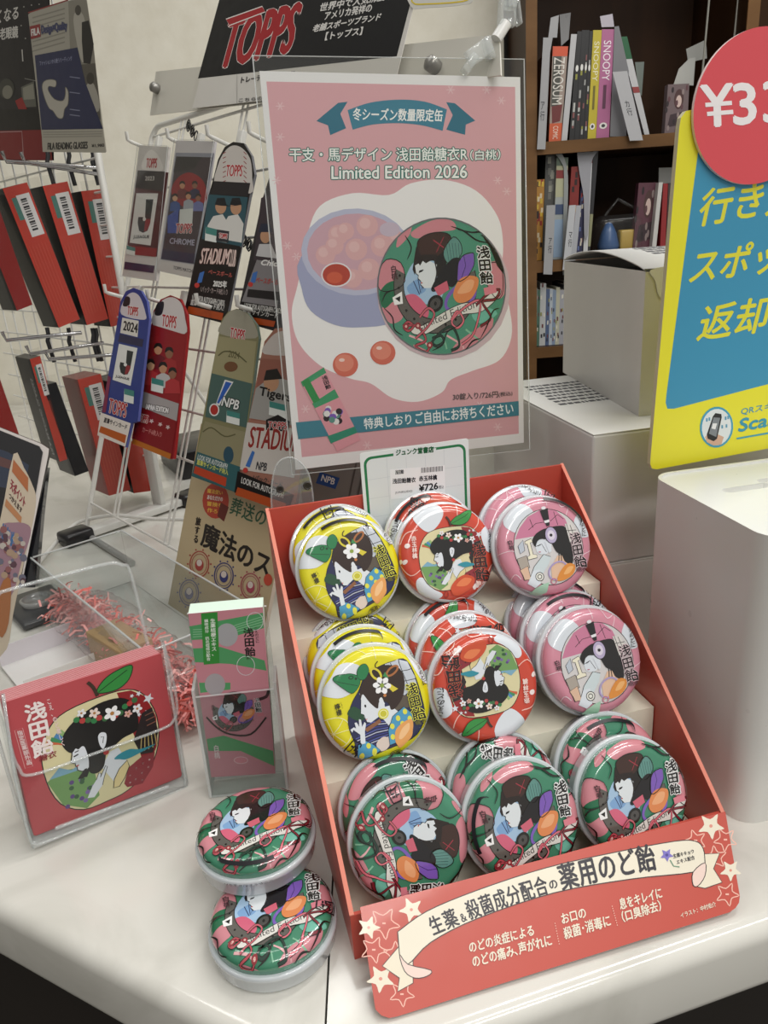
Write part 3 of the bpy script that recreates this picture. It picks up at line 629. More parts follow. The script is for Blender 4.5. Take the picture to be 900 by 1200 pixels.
b.add([rim_point(math.radians(112 - 44 * (p[0] - min(xs)) / (max(xs) - min(xs))), .0108 + .0018 * p[1], .0001) for p in v], f, BLK)
o = b.build('tear_mark_proto'); TEAR = o.data; bpy.data.objects.remove(o)
b = MB(); s_ = .0038
def rp(x, y):
    r_ = .865 - y / .0354; an = math.radians(-90) + x / .0345; return lidmap(r_ * math.cos(an), r_ * math.sin(an), .0014)
aa = Art()
aa.line(rrect(-s_, -s_, s_, s_, .001, 3), .0009, '15141A', closed=True); aa.text('プラ', (-.0026, -.0018), (.0026, -.0018), (-.0026, .0018), '15141A', .00015)
for p, t, c, k in aa.items: b.add([rp(*q) for q in p], t, BLK)
o = b.build('mark_proto'); MARK = o.data; bpy.data.objects.remove(o)
def tin(kind, M, spin, label, group, tear=None, mark=None):
    t = thing('candy_tin', label, 'candy tin', M @ Matrix.Rotation(spin, 4, 'Z'), group)
    link('base', tin_base_me, t); link('lid', LIDS[kind], t)
    for nm, me, an in (('tear_mark', TEAR, tear), ('recycling_mark', MARK, mark)):
        if an is not None:
            o = link(nm, me, t); o.matrix_parent_inverse = Matrix.Identity(4); o.rotation_euler = (0, 0, an - spin)
    return t
LEAN = math.radians(26)
def stack(kind, px, tread, spins, labels, group, tears, marks, lean=LEAN):
    """a leaning stack on a step: px is where the front lid's middle is seen."""
    nh = -DV; n_ = nh * math.cos(lean) + np.array([0, 0, math.sin(lean)])
    upv = np.array([0, 0, math.cos(lean)]) + DV * math.sin(lean)
    zc = tread + .0376 * math.cos(lean) + TH * math.sin(lean)
    c = onz(*px, zc); base = c - n_ * TH
    for k, sp in enumerate(spins):
        M = frame(base - nh * (k * (TH + .0004) / math.cos(lean)), np.cross(upv, n_), upv)
        tin(kind, M, sp, labels[k], group, tears[k], marks[k])
    return dloc(c)
rad = math.radians
def names(word, where, k):
    pos = {2: ('front of the pair', 'rear of the pair'), 3: ('front of three', 'middle of three', 'rearmost of three')}[k]
    return ['%s, %s, %s' % (word, p, where) for p in pos]
G1, G2, G3 = 'candy tins on the top step', 'candy tins on the middle step', 'candy tins in the bottom tray'
print('T', stack('lemon', (411, 665), Z1, [rad(12), rad(40)], names('yellow lemon candy tin', 'top step', 2), G1, [rad(0), rad(20)], [None, rad(190)]))
print('T', stack('apple', (526, 647), Z1, [rad(-4), rad(150)], names('red apple candy tin', 'top step under the price card', 2), G1, [None, rad(30)], [None, None]))
print('T', stack('peach', (641, 639), Z1, [rad(0), rad(60)], names('pink peach candy tin', 'top step', 2), G1, [rad(-35), None], [None, rad(140)]))
print('M', stack('lemon', (443, 824), Z2, [rad(2), rad(-5), rad(100)], names('yellow lemon candy tin', 'middle step', 3), G2, [None, rad(5), None], [rad(-40), None, rad(130)]))
print('M', stack('apple', (572, 805), Z2, [rad(176), rad(80), rad(30)], names('red apple candy tin', 'middle step', 3), G2, [None, None, rad(10)], [None, None, None]))
print('M', stack('peach', (698, 775), Z2, [rad(4), rad(20), rad(8)], names('pink peach candy tin', 'middle step', 3), G2, [None, rad(0), rad(-20)], [None, rad(140), None]))
print('B', stack('horse', (484, 990), .0035, [rad(-108), rad(30)], names('green and pink candy tin', 'bottom row by the loose tins', 2), G3, [None, rad(-10)], [rad(190), None]))
print('B', stack('horse', (617, 965), .0035, [rad(-6), rad(70)], names('green and pink candy tin', 'bottom row, middle stack', 2), G3, [rad(80), None], [None, None]))
print('B', stack('horse', (748, 937), .0035, [rad(-8), rad(-60)], names('green and pink candy tin', 'bottom row beside the white machine', 2), G3, [None, rad(-5)], [None, None]))
# the two loose tins
c1 = onz(317.5, 1064, TH); tin('horse', yawM(c1[0], c1[1], 0.0002, 0), rad(3), 'green and pink horse candy tin lying flat on the counter under another', 'loose candy tins on the counter', None, rad(88))
z2 = TH * 2 + .0006; c2 = onz(297.5, 963, z2); print('loose', c1, c2)
tin('horse', yawM(c2[0], c2[1], z2 - TH, 0), rad(2), 'green and pink horse candy tin lying flat, stacked upon another loose tin', 'loose candy tins on the counter', rad(180), None)
# ================================================================ poster in its clear sleeve
def crop(pl, x0, y0, s): return lambda x, y: pl.q(x0 + s * x, y0 + s * y)
PP = Plane((.032, .654, .348), (.959, .280, -.036), (.012, .087, .996))
po = thing('poster', 'pink limited edition candy poster in a clear sleeve, hung above the red display', 'poster', PP.M)
a = Art(crop(PP, 290, 50, .425), 3e-5)
a.poly([(52, 107), (738, 122), (748, 1078), (150, 1143)], 'D8A6AE')
TEAL = '3F7F92'
a.blob([(165, 530), (200, 450), (290, 415), (390, 420), (450, 388), (540, 378), (630, 408), (690, 480), (705, 560), (700, 650), (722, 730), (728, 810), (695, 875), (620, 905), (560, 930), (535, 965), (470, 990), (400, 980), (340, 940), (280, 925), (200, 890), (140, 825), (122, 745), (138, 670), (152, 600)], 'EDECEE')
for x, y in [(90, 175), (700, 160), (660, 130), (110, 560), (135, 590), (690, 380), (715, 410), (90, 260), (160, 1010), (640, 1000), (560, 130), (330, 1110), (690, 1060), (80, 380)]:
    for k in range(3): a.line([(x - 12 * math.cos(k * PI / 3), y - 12 * math.sin(k * PI / 3)), (x + 12 * math.cos(k * PI / 3), y + 12 * math.sin(k * PI / 3))], 2.2, 'E6C6CC', same=k > 0)
# ribbon with its wording
for t in ([(190, 216), (250, 166), (276, 163), (256, 196), (272, 236), (228, 255), (222, 228)], [(628, 215), (572, 167), (548, 164), (566, 200), (548, 240), (600, 254), (602, 226)]): a.poly(t, '2F7088')
tp = spline([(276, 186), (340, 165), (420, 157), (490, 163), (550, 184)], 5, False); bt = spline([(538, 243), (480, 228), (415, 222), (345, 226), (290, 240)], 5, False)
a.poly(tp + bt, '3D8099')
a.text('冬シーズン数量限定缶', (290, 214), (537, 218), (292, 180), 'F2F4F4', .6)
a.text('干支・馬デザイン', (116, 327), (398, 326), (115, 290), 'F0F4F2', .5, out='2F6F66', ow=3); a.text('浅田飴糖衣R', (410, 327), (607, 325), (410, 290), 'F0F4F2', .5, out='2F6F66', ow=3)
a.text('（白桃）', (614, 325), (697, 323), (614, 296), 'F0F4F2', .4, out='2F6F66', ow=2.5); a.text('Limited Edition 2026', (232, 376), (605, 373), (232, 341), 'F0F4F2', .8, out='2F6F66', ow=3.2)
# the round case of candies
a.poly(spline([(148, 590), (150, 680), (175, 740), (240, 778), (310, 785), (400, 770), (450, 700), (452, 580), (300, 470)], 4), '9EA3C4')
a.circ(300, 577, 152, 'B8BBD4', ry=120, rot=.05); a.circ(302, 577, 138, 'C9A2B0', ry=106, rot=.05)
for x, y, r in ((250, 530, 28), (330, 505, 30), (215, 585, 27), (300, 570, 30), (370, 560, 30), (335, 625, 30), (270, 520, 24), (390, 620, 26), (240, 560, 25), (290, 650, 26), (410, 540, 22)): a.circ(x, y, r, 'D6A9AC'); a.circ(x - 6, y - 7, r * .5, 'DDB6B8', n=14)
a.circ(392, 515, 28, 'C3B4C6', ry=20); a.circ(245, 640, 42, 'E3DDE2', ry=34); a.circ(245, 640, 38, 'B0402F', ry=30); a.circ(240, 648, 22, 'C9583C', ry=16)
for x, y in ((270, 888), (373, 855)): a.circ(x, y, 35, 'CF6A58', ry=33); a.circ(x - 3, y - 5, 26, 'DC8672', ry=24); a.circ(x - 10, y - 13, 8, 'F0D0C8', ry=5, n=12)
# the tin, face on
k0 = a.k
a.circ(540, 682, 184, 'CDB7BE', ry=192); a.circ(535, 672, 176, '4A8F76', ry=188)
k0 = a.k
for P, tr, c, k in art_horse().items:
    Q = []
    for x, y in P:
        r = math.hypot(x, y)
        if r > 1: x, y = x / r, y / r
        Q.append(a.q(535 + 176 * x, 672 - 188 * y))
    a.items.append((Q, tr, c, k0 + 1 + k * .5))
a.k = k0 + 40
a.line(circ(535, 672, 176, 50, 188), 4, '6A6E72', closed=True)
# the blue band and the bookmark printed across it
a.poly([(133, 1047), (747, 988), (748, 1028), (140, 1093)], TEAL)
a.text('特典しおり', (322, 1066), (452, 1052), (320, 1036), 'E8EEF0', .5); a.text('ご自由にお持ちください', (464, 1052), (733, 1024), (462, 1020), 'E8EEF0', .5)
a.text('30錠入り/726円', (566, 986), (690, 978), (566, 968), '4A4648', .3); a.text('(税込)', (692, 978), (730, 974), (692, 964), '4A4648', .2)
bkm = [(147, 935), (210, 895), (313, 1095), (247, 1127)]
a.poly(bkm, 'D896A2'); a.poly([(147, 935), (210, 895), (217, 910), (153, 949)], '3E9668'); a.poly([(178, 995), (240, 955), (252, 978), (186, 1008)], '3E9668'); a.poly([(220, 1085), (295, 1058), (303, 1075), (230, 1105)], '2F8A70')
a.poly([(150, 935), (168, 925), (200, 985), (182, 995)], '2F8A4A')
for i in range(16): a.circ(235 + rnd.random() * 45 - 20, 1025 + rnd.random() * 40 - 20, 9, ['2A2228', '7B58B4', '5E9088', 'E0E0E0'][i % 4], n=8)
a.vtext('浅田飴', (203, 922), (218, 915), (216, 958), '1A1418', .5)
b = MB(); sheet = [a.q(*p) for p in ((33, 78), (752, 95), (762, 1103), (133, 1178))]
b.prism(sheet, -.0004, 0, mat('E8E8EA', 'paper')); b.art(a, None, 'print'); b.build('sheet', po, PP.M)
b = MB(); slv = [a.q(*p) for p in ((14, 36), (762, 46), (778, 1122), (122, 1192))]
b.add([(x, y, .0016) for x, y in slv], [(0, 3, 2, 1)], FILM); b.add([(x, y, -.0012) for x, y in slv], [(0, 1, 2, 3)], FILM)
b.tube([(x, y, .0002) for x, y in slv], .0006, EDGE, 5, closed=True); b.build('sleeve', po, PP.M)

# clear joint clip which holds the sleeve
cpt = onplane(590, 30, PP.o, PP.n)
pc = thing('sign_clip', 'clear plastic clip with a white swivel joint gripping the poster sleeve', 'clip', PP.M)
def lp(px, py): return np.array(PP.q(px, py))
def lbox(b, px, py, w, h, d, z, m, ang=0, bev=.001):
    c = lp(px, py); t = MB(); t.box((-w / 2, -h / 2, -d / 2), (w / 2, h / 2, d / 2), m, bev); ca, sa = math.cos(ang), math.sin(ang)
    b.add([(c[0] + x * ca - y * sa, c[1] + x * sa + y * ca, z + q) for x, y, q in t.v], t.f, m, True)
GL = clear('clear_clip', 'F8FAFA', 1.45, .22, .05, 'F6F8F8')
b = MB(); lbox(b, 560, 62, .022, .012, .006, .002, GL, .55); lbox(b, 549, 76, .016, .006, .008, .002, GL, .9); lbox(b, 571, 58, .006, .016, .008, .002, GL, .3); b.build('lower_jaw', pc, PP.M)
b = MB(); c0, c1_ = lp(580, 47), lp(592, 28); b.tube([(c0[0], c0[1], .002), (c1_[0], c1_[1], .002)], .0045, mat('E6E6E4', 'satin'), 14); b.build('swivel_joint', pc, PP.M)
b = MB(); lbox(b, 593, 10, .014, .026, .006, .002, GL, -.1); lbox(b, 597, -2, .008, .016, .010, .002, GL, -.1); lbox(b, 605, 14, .003, .02, .008, .002, GL, .15); b.build('upper_jaw', pc, PP.M)

# ================================================================ price card behind the apple tins
PC = Plane(dw(.118, D_ - .0052, .18), DU, (0, 0, 1))
a = Art(PC.q); GR = '2E7A4E'
cq = [PC.q(*p) for p in ((421, 528), (549, 517))]
x0, x1, zt = cq[0][0], cq[1][0], (cq[0][1] + cq[1][1]) / 2; zb = Z1 + .0006 - .18
a.poly(rrect(x0 + .0025, zb + .002, x1 - .0025, zt - .0035, .006), GR, conv=False); a.poly(rrect(x0 + .0045, zb + .004, x1 - .0045, zt - .0055, .0045), 'DFE3E4', conv=False)
for i in range(1, 5): a.poly([(x0 + .005 + i * .015, zb + .004), (x0 + .0053 + i * .015, zb + .004), (x0 + .0053 + i * .015, zt - .006), (x0 + .005 + i * .015, zt - .006)], 'CBD0D4', conv=False, same=i > 1)
for i in range(1, 8): a.poly([(x0 + .005, zt - .006 - i * .015), (x1 - .005, zt - .006 - i * .015), (x1 - .005, zt - .0063 - i * .015), (x0 + .005, zt - .0063 - i * .015)], 'CBD0D4', conv=False, same=True)
a.poly([(461, 529), (511, 525), (511, 533), (461, 537)], 'DFE3E4'); a.text('ジュンク堂書店', (464, 534), (508, 530), (464, 527), '1E5A38', .35)
a.poly([(457, 550), (521, 545), (522, 579), (458, 585)], 'EDEEF0')
a.text('浅田飴', (463, 556), (473, 555), (463, 551), '2A2A30', .15); a.text('浅田飴糖衣', (460, 567), (487, 565), (460, 561), '22222A', .2); a.text('赤玉林檎', (491, 564), (512, 562), (491, 558), '22222A', .2)
for i in range(22): a.line([(494 + i * 1.15, 554 - i * .1), (494 + i * 1.15, 548 - i * .1)], .35 + .4 * ((i * 7) % 3 == 0), '25252A', same=i > 0)
a.text('¥726', (491, 576), (513, 573), (491, 568), '15151A', .3); a.text('税込', (514, 573), (520, 572), (514, 569), '22222A'); a.text('JUNKUDO', (463, 579), (483, 577), (463, 576), '55555A')
b = MB(); b.prism(rrect(x0, zb, x1, zt, .002), -.0007, 0, mat('E4E8E8', 'card')); b.art(a)
tag(b.build('price_card', None, PC.M), 'white price card with a green border standing behind the red tins', 'price card')

# clear hanging tab behind the carton
TP = Plane(dw(0, D_ + .012, .2), DU, (0, 0, 1))
b = MB(); o_ = [TP.q(*p) for p in spline([(318, 575), (324, 545), (338, 536), (352, 542), (363, 560), (366, 600), (345, 610), (322, 606)], 5)]
b.prism(o_, -.0004, .0004, clear('crinkled_film', 'F0F2F2', 1.6, .08, .06)); b.tube([(x, y, 0) for x, y in o_], .0007, GL, 5, closed=True)
for c, r in (((328, 573), 3.4), ((360, 569), 3.8)): b.tube([(*TP.q(*p), .0004) for p in circ(*c, r, 16)], .0008, mat('3A3632', 'satin'), 5, closed=True); b.prism([TP.q(*p) for p in circ(*c, r - .6, 14)], .0005, .0007, mat('1E1A18', 'satin'))
tag(b.build('hanging_tab', None, TP.M), 'crinkled clear plastic tab with two punched holes behind the red carton', 'plastic tab')

# ================================================================ white cartons
BOXM = mat('C3C1BE', 'card', bump=.15, bscale=25); BOXT = mat('D6D6D4', 'paper')
def printlines(a, x0, y0, x1, y1, rows, c='5A5A5E'):
    for r in range(rows):
        x = x0 + rnd.random() * .004; y = y1 - (r + .5) * (y1 - y0) / rows
        while x < x1 - .004:
            w = .002 + rnd.random() * .006; a.poly([(x, y), (min(x + w, x1), y), (min(x + w, x1), y + (y1 - y0) / rows * .55), (x, y + (y1 - y0) / rows * .55)], c, conv=False, same=not (r == 0 and a.k == 0)); x += w + .0012
def carton(near, yaw, w, L, z0, z1, label, flap):
    M = yawM(near[0], near[1], z0, yaw); h = z1 - z0
    t = thing('white_carton', label, 'carton', M, 'white cardboard cartons behind the display')
    if flap:
        b = MB(); th = .0015
        b.box((0, 0, 0), (w, th, h - .004), BOXM); b.box((0, L - th, 0), (w, L, h), BOXM); b.box((0, th, 0), (th, L - th, h), BOXM); b.box((w - th, th, 0), (w, L - th, h), BOXM); b.box((th, th, 0), (w - th, L - th, th), BOXM)
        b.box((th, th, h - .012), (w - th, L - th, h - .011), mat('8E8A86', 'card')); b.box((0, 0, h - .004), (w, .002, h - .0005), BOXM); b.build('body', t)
        n = 16; b = MB(); vs = []
        for i in range(n + 1):
            tt = i / n; z = h + .0008 + .0125 * math.sin(PI * tt) ** .8 * (1 - .25 * tt); y = L * (1 - tt)
            vs += [(-.001, y, z), (w, y, z - .002)]
        N = len(vs); vs += [(x, y, z + .0011) for x, y, z in vs]
        fs = [(2 * i, 2 * i + 1, 2 * i + 3, 2 * i + 2) for i in range(n)] + [(N + 2 * i, N + 2 * i + 2, N + 2 * i + 3, N + 2 * i + 1) for i in range(n)] + [(2 * i, 2 * i + 2, N + 2 * i + 2, N + 2 * i) for i in range(n)] + [(2 * i + 1, N + 2 * i + 1, N + 2 * i + 3, 2 * i + 3) for i in range(n)]
        b.add(vs, fs, BOXT, True)
        a = Art(eps=1e-5); printlines(a, .03, .05, .16, .13, 6)
        def mp(x, y, off):
            tt = 1 - y / L; return (x, y, h + .0008 + .0125 * math.sin(PI * tt) ** .8 * (1 - .25 * tt) + .0013 - .002 * x / w + off)
        b.art(a, mp, 'paper')
        tab = spline([(.004, h + .001), (.03, h + .001), (.032, h - .018), (.022, h - .026), (.012, h - .02), (.008, h - .008)], 4)
        b.add([(x, -.0008, z) for x, z in tab], [tuple(range(len(tab)))], BOXT); b.build('lid_flap', t)
    else:
        b = MB(); b.box((0, 0, 0), (w, L, h - .0006), BOXM, .0025, 3); b.build('body', t)
        a = Art(eps=1e-5); printlines(a, .02, .10, .12, .20, 8)
        b = MB(); b.box((.0008, .0006, h - .0006), (w - .001, L - .001, h), BOXT); b.art(a, lambda x, y, o: (x, y, h + .0001 + o), 'paper'); b.build('top_flap', t)
    return t
YB = math.radians(10.8)
carton((.173, .5885), YB, .19, .235, 0, .1068, 'white carton at the bottom of the stack, mostly hidden by the white machine', False)
carton((.170, .589), YB, .19, .235, .107, .222, 'white carton in the middle of the stack, its printed top half covered', False)
carton((.2225, .637), math.radians(3.2), .17, .216, .2222, .3405, 'white carton on top of the stack with a bulging printed lid', True)

# ================================================================ white machine with slots
KX = nrm([.9836, .1805, 0]); KY = nrm([-.1805, .9836, 0]); KO = np.array([.2185, .3985, 0])
KM = frame(KO, KX, KY)
KW, KD, KH = .34, .132, .2065; WM = mat('D3D2CE', 'satin'); WT = mat('DEDEDA', 'satin')
kt = thing('scanner_machine', 'boxy white machine with long slots in its top, in front of the yellow sign', 'machine', KM)
def shell(x0, y0, x1, y1, r): return rrect(x0, y0, x1, y1, r, 6)
b = MB(); op = shell(0, 0, KW, KD, .016); n = len(op)
b.add([(x, y, 0) for x, y in op] + [(x, y, KH) for x, y in op], [(i, (i + 1) % n, n + (i + 1) % n, n + i) for i in range(n)], WM, True)
ip = shell(.0022, .0022, KW - .0022, KD - .0022, .0138)
b.add([(x, y, KH) for x, y in op] + [(x, y, KH) for x, y in ip] + [(x, y, KH - .0016) for x, y in ip], [(i, (i + 1) % n, n + (i + 1) % n, n + i) for i in range(n)] + [(n + i, n + (i + 1) % n, 2 * n + (i + 1) % n, 2 * n + i) for i in range(n)], WT, False)
b.build('housing', kt, KM, 40)
def kq(px, py, z=KH): p = onz(px, py, z) - KO; return (p @ KX, p @ KY)
slots = []
for (p0, len_, r) in (((848, 573), .10, .0045), ((889, 562), .10, .0045)):
    s0 = np.array(kq(*p0)); s0 = s0 + [r, 0]; d = np.array([1, -.02])
    slots.append([(s0[0] + r * math.cos(t), s0[1] + r * math.sin(t)) for t in np.linspace(PI / 2, 3 * PI / 2, 10)] + [(s0[0] + len_ + r * math.cos(t), s0[1] + r * math.sin(t)) for t in np.linspace(-PI / 2, PI / 2, 10)])
b = MB(); loops = [[Vector((x, y, 0)) for x, y in ip]] + [[Vector((x, y, 0)) for x, y in s] for s in slots]
flat = [p for l in loops for p in l]; b.add([(p.x, p.y, KH - .0016) for p in flat], [tuple(t) for t in tessellate_polygon(loops)], WT)
for s in slots:
    m = len(s); b.add([(x, y, KH - .0016) for x, y in s] + [(x, y, KH - .0066) for x, y in s], [(i, (i + 1) % m, m + (i + 1) % m, m + i) for i in range(m)], WT, True)
    b.add([(x, y, KH - .0066) for x, y in s], [tuple(range(m))], WT)
b.build('slotted_top', kt, KM)
b = MB(); b.box((.05, -.0012, .012), (KW - .02, .0004, .05), mat('B9B9B6', 'satin'), .0005); b.build('front_plate', kt, KM)

# ================================================================ yellow return sign and its round price card
SP = Plane((.2002, .5415, .2065), (.9867, .1625, 0), (0, 0, 1))
a = Art(SP.q); YL, BL = 'E4DD2C', '3A90B4'
sp = [(806, 128), (900, 111), (1000, 94)]
bot = [(1000, 507), (900, 528), (770, 550)]
out = [(1010, 92), (1010, 505), (770, 550), (764, 549), (762, 544), (762.5, 535), (796, 150), (798, 138), (804, 130)]
blue = [(1000, 118), (1000, 424), (790, 479), (782, 479), (780, 472), (781, 462), (818, 178), (821, 168), (828, 163)]
a.poly(blue, BL)
YT = 'DDD83A'
c4 = lambda x, y: (560 + x * .3778, y * .3778)
a.text('行き先', c4(678, 704), c4(985, 655), c4(703, 588), YT, .8); a.text('スポット', c4(652, 882), c4(1015, 830), c4(680, 775), YT, .8); a.text('返却！', c4(676, 1060), c4(930, 1022), c4(704, 948), YT, .8)
a.text('QRスキャンで', (868, 487), (938, 475), (869, 478), '3A93A8', .15); a.text('Scan me', (865, 506), (950, 490), (868, 491), '2F93AC', .7); a.line([(863, 514), (960, 497)], 2, '3A9AB0')
a.circ(839.5, 500.5, 19.5, '3A9AB8', ry=24, rot=.1); a.circ(839.5, 500.5, 17.2, 'DCE2E4', ry=21.5, rot=.1)
a.poly([(826, 512), (832, 505), (848, 512), (845, 521), (836, 522), (828, 518)], 'D0A890')
ph = [(835, 488), (838, 484), (845, 485), (845.5, 489), (840, 514), (836, 517), (829, 514), (828, 509)]; a.poly(ph, '17171A'); a.poly([(836, 489), (843.5, 489.5), (839, 512), (830.5, 508)], '7A8086'); a.poly([(835, 496), (840, 496), (838, 503), (833.5, 502)], 'E6E6E8')
for p in ((828, 492), (831, 491), (850, 490), (853, 489), (851, 499), (846, 500)): a.poly([(p[0] - 1, p[1] - 2), (p[0] + 1, p[1] - 2), (p[0] + 1, p[1] + 2), (p[0] - 1, p[1] + 2)], '5A9AB8', same=True)
b = MB(); b.prism([SP.q(*p) for p in out], -.0045, 0, mat(YL, 'card'), mat('C9C4A0', 'card')); b.art(a, None, 'card')
tag(b.build('return_sign', None, SP.M), 'yellow board with a blue panel of slanting yellow lettering, behind the white machine', 'sign')
q3 = [np.array(SP.q(*p)) for p in ((811.5, 116), (871, 37.2), (900, 210.5))]
A_ = np.array([q3[1] - q3[0], q3[2] - q3[0]]) * 2; B_ = np.array([q3[1] @ q3[1] - q3[0] @ q3[0], q3[2] @ q3[2] - q3[0] @ q3[0]]); cc = np.linalg.solve(A_, B_); cr_ = np.linalg.norm(q3[0] - cc)
a = Art(SP.q)
a.text('Y', (819, 149.5), (856, 147), (817.5, 102), 'F4EFF0', 1.4); a.text('330', (857, 147), (955, 140), (855.5, 100), 'F4EFF0', 1.4)
a.line([(823, 124), (854, 121.5)], 5, 'F4EFF0'); a.line([(825, 134.5), (855.5, 132)], 5, 'F4EFF0')
b = MB(); b.prism([tuple(p) for p in circ(cc[0], cc[1], cr_, 64)], .0006, .0032, mat('DB4F58', 'card'), mat('F0D8D8', 'card')); b.art(a, lambda x, y, o: (x, y, .0033 + o), 'card')
tag(b.build('round_price_card', None, SP.M), 'round red card with a white yen price fixed on the yellow board', 'price card')

# ================================================================ bookmarks and their clear holder
BX = nrm([.9955, .092, -.02]); BUP = nrm([0.01, -.05, .998])
BP = Plane((-.114, .464, .085), BX, BUP)
a = Art(crop(BP, 210, 680, .4)); PKB = 'C88692'
a.poly([(26, 98), (245, 78), (282, 566), (94, 577)], PKB)
for p in ([(30, 135), (245, 95), (248, 140), (140, 170), (36, 175)], [(40, 200), (120, 195), (250, 235), (256, 265), (150, 245), (46, 240)], [(58, 300), (150, 300), (150, 320), (62, 330)], [(80, 465), (130, 455), (275, 500), (279, 545), (180, 500), (86, 500)]): a.poly(p, '4E9A62')
for i in range(4): a.line([(40, 145 + i * 7), (140, 140 + i * 6), (247, 105 + i * 8)], 2, '8FC29A')
a.circ(140, 160, 32, 'A8A8AC', ry=34); a.circ(105, 305, 30, 'A9A3A8', ry=32); a.circ(245, 130, 0.1, PKB)
a.line(circ(222, 120, 24, 20, 26), 1.6, 'D8D8DC', closed=True); a.line(circ(195, 250, 26, 20, 28), 1.6, 'D8D8DC', closed=True)
a.poly([(64, 97), (112, 93), (118, 243), (72, 247)], '2F8A34')
a.vtext('生薬桔梗エキス、', (90, 112), (106, 111), (95, 222), 'E8EEE6', .3); a.vtext('鎮咳成分 抗炎症成分配合', (73, 114), (85, 113), (80, 236), 'E8EEE6', .2)
a.vtext('浅田飴', (186, 140), (218, 138), (193, 224), '17120F', .8); a.vtext('こえのどに', (218, 136), (230, 135), (224, 184), '3A302C', .2); a.text('糖衣', (197, 232), (212, 231), (197, 225), '3A302C')
k0 = a.k; 
for P, tr, c, k in art_horse().items:
    if all(math.hypot(*p) < .9 for p in P): a.items.append(([a.q(168 + 92 * x, 388 - 78 * y) for x, y in P], tr, c, k0 + 1 + k * .4))
a.k = k0 + 34
a.line([(80, 400), (110, 430), (150, 450), (210, 450), (255, 400)], 5, '2A2420', smooth=4); a.line([(225, 350), (255, 340), (262, 320)], 9, '14100E', smooth=3)
a.vtext('白桃', (99, 482), (116, 481), (104, 522), 'E8D8DC', .4); a.circ(181, 526, 20, 'D98A98', ry=10); a.line(circ(181, 526, 20, 16, 10), 1.2, 'F0E0E2', closed=True)
w2, h2 = .0255, .0815
bq = [a.q(*p) for p in ((26, 98), (245, 78), (282, 566), (94, 577))]
bk0 = MB(); bk0.prism(bq, -.0009, 0, mat('D8E8DC', 'paper'), mat('E0EEE4', 'paper')); bk0.art(a, None, 'card'); bk0 = bk0.build('bookmark', None, BP.M)
tag(bk0, 'pink and green bookmark facing out at the front of the clear holder', 'bookmark', 'bookmarks in the clear holder')
pl_ = MB(); pl_.prism(bq, -.0009, 0, mat('DCEBE0', 'paper'), mat(['D8ECDE'][0], 'paper')); pl0 = None
for k in range(1, 14):
    if pl0 is None: o = pl0 = pl_.build('bookmark', None, BP.M)
    else: o = pl0.copy(); COL.objects.link(o)
    tag(o, 'bookmark packed behind the front one in the clear holder, pale green edge showing', 'bookmark', 'bookmarks in the clear holder')
    o.matrix_world = Matrix.Translation(-Vector(BP.n) * .00095 * k + Vector((0, 0, .0))) @ BP.M
bh = thing('bookmark_holder', 'narrow clear acrylic stand filled with pink and green bookmarks', 'acrylic stand', BP.M)
lo, hi = min(p[0] for p in bq) - .0012, max(p[0] for p in bq) + .0012; bz = min(p[1] for p in bq)
def plate(b, pts, z0, z1): b.prism(pts, z0, z1, CLEAR, EDGE)
flr = -BP.o[2] / BUP[2] + .0012
b = MB(); yT = a.q(65, 335)[1]; plate(b, [(lo, flr), (hi, flr), (hi, yT), (lo, yT)], .0012, .0032); b.build('front_plate', bh, BP.M)
b = MB(); yS = a.q(262, 110)[1]; plate(b, [(lo, flr), (hi, flr), (hi, yS), (lo, yS)], -.0175, -.0155); b.build('back_plate', bh, BP.M)
for s in (lo - .002, hi):
    b = MB(); b.box((s, flr, -.0175), (s + .002, yT + .006, .0032), EDGE); b.build('side_plate', bh, BP.M)
b = MB(); b.box((lo, flr, -.0155), (hi, bz - .0006, .0012), CLEAR); b.build('base_plate', bh, BP.M)

# ================================================================ red leaflets in the rounded clear holder
LX, LU = nrm([.838, .544, -.042]), nrm([-.012, .097, .995])
LP = Plane((-.213, .458, .0605), LX, LU); q2 = crop(LP, 0, 640, .36667)
a = Art(q2); RL = 'B84A50'
cen = np.array(q2(332, 650)); sc = np.linalg.norm(np.array(q2(516, 590)) - np.array(q2(148, 712))) / 2 / 164
def pic_to(x, y): return (cen[0] + (x - 596) * sc, cen[1] - (y - 464) * sc)
ap = Art(pic_to); rnd.seed(3)
apple_pic(ap)
k0 = 0
for P, tr, c, k in ap.items: a.items.append((P, tr, c, k))
a.k = ap.k
a.vtext('浅田飴', (72, 508), (142, 488), (106, 682), 'F0E4E2', 2.2); a.vtext('こえ、のど楽しく', (145, 488), (160, 484), (196, 640), 'E8D0D0', .4)
a.vtext('指定医薬部外品', (52, 590), (70, 586), (85, 700), 'E8D0D0', .4); a.line([(46, 588), (72, 581), (104, 702), (80, 710)], 1.5, 'E0B0B0', closed=True); a.text('糖衣', (125, 690), (180, 672), (125, 668), '8A2A30', .5)
lw, lh = .053, .0512
lf0 = MB(); lf0.prism(rrect(-lw, -lh, lw, lh, .002), -.0012, 0, mat(RL, 'card'), mat('D88086', 'card')); lf0.art(a, None, 'card'); lf0 = lf0.build('leaflet', None, LP.M)
tag(lf0, 'red candy leaflet showing the apple picture at the front of the clear holder', 'leaflet', 'red leaflets in the rounded clear holder')
lm_ = MB(); lm_.prism(rrect(-lw, -lh, lw, lh, .002), -.0010, 0, mat('C4565C', 'card'), mat('C8747A', 'card')); lm_.prism(rrect(-lw, -lh, lw, lh, .002), -.0020, -.0012, mat('C4565C', 'card'), mat('ECB8BA', 'card')); p0 = None
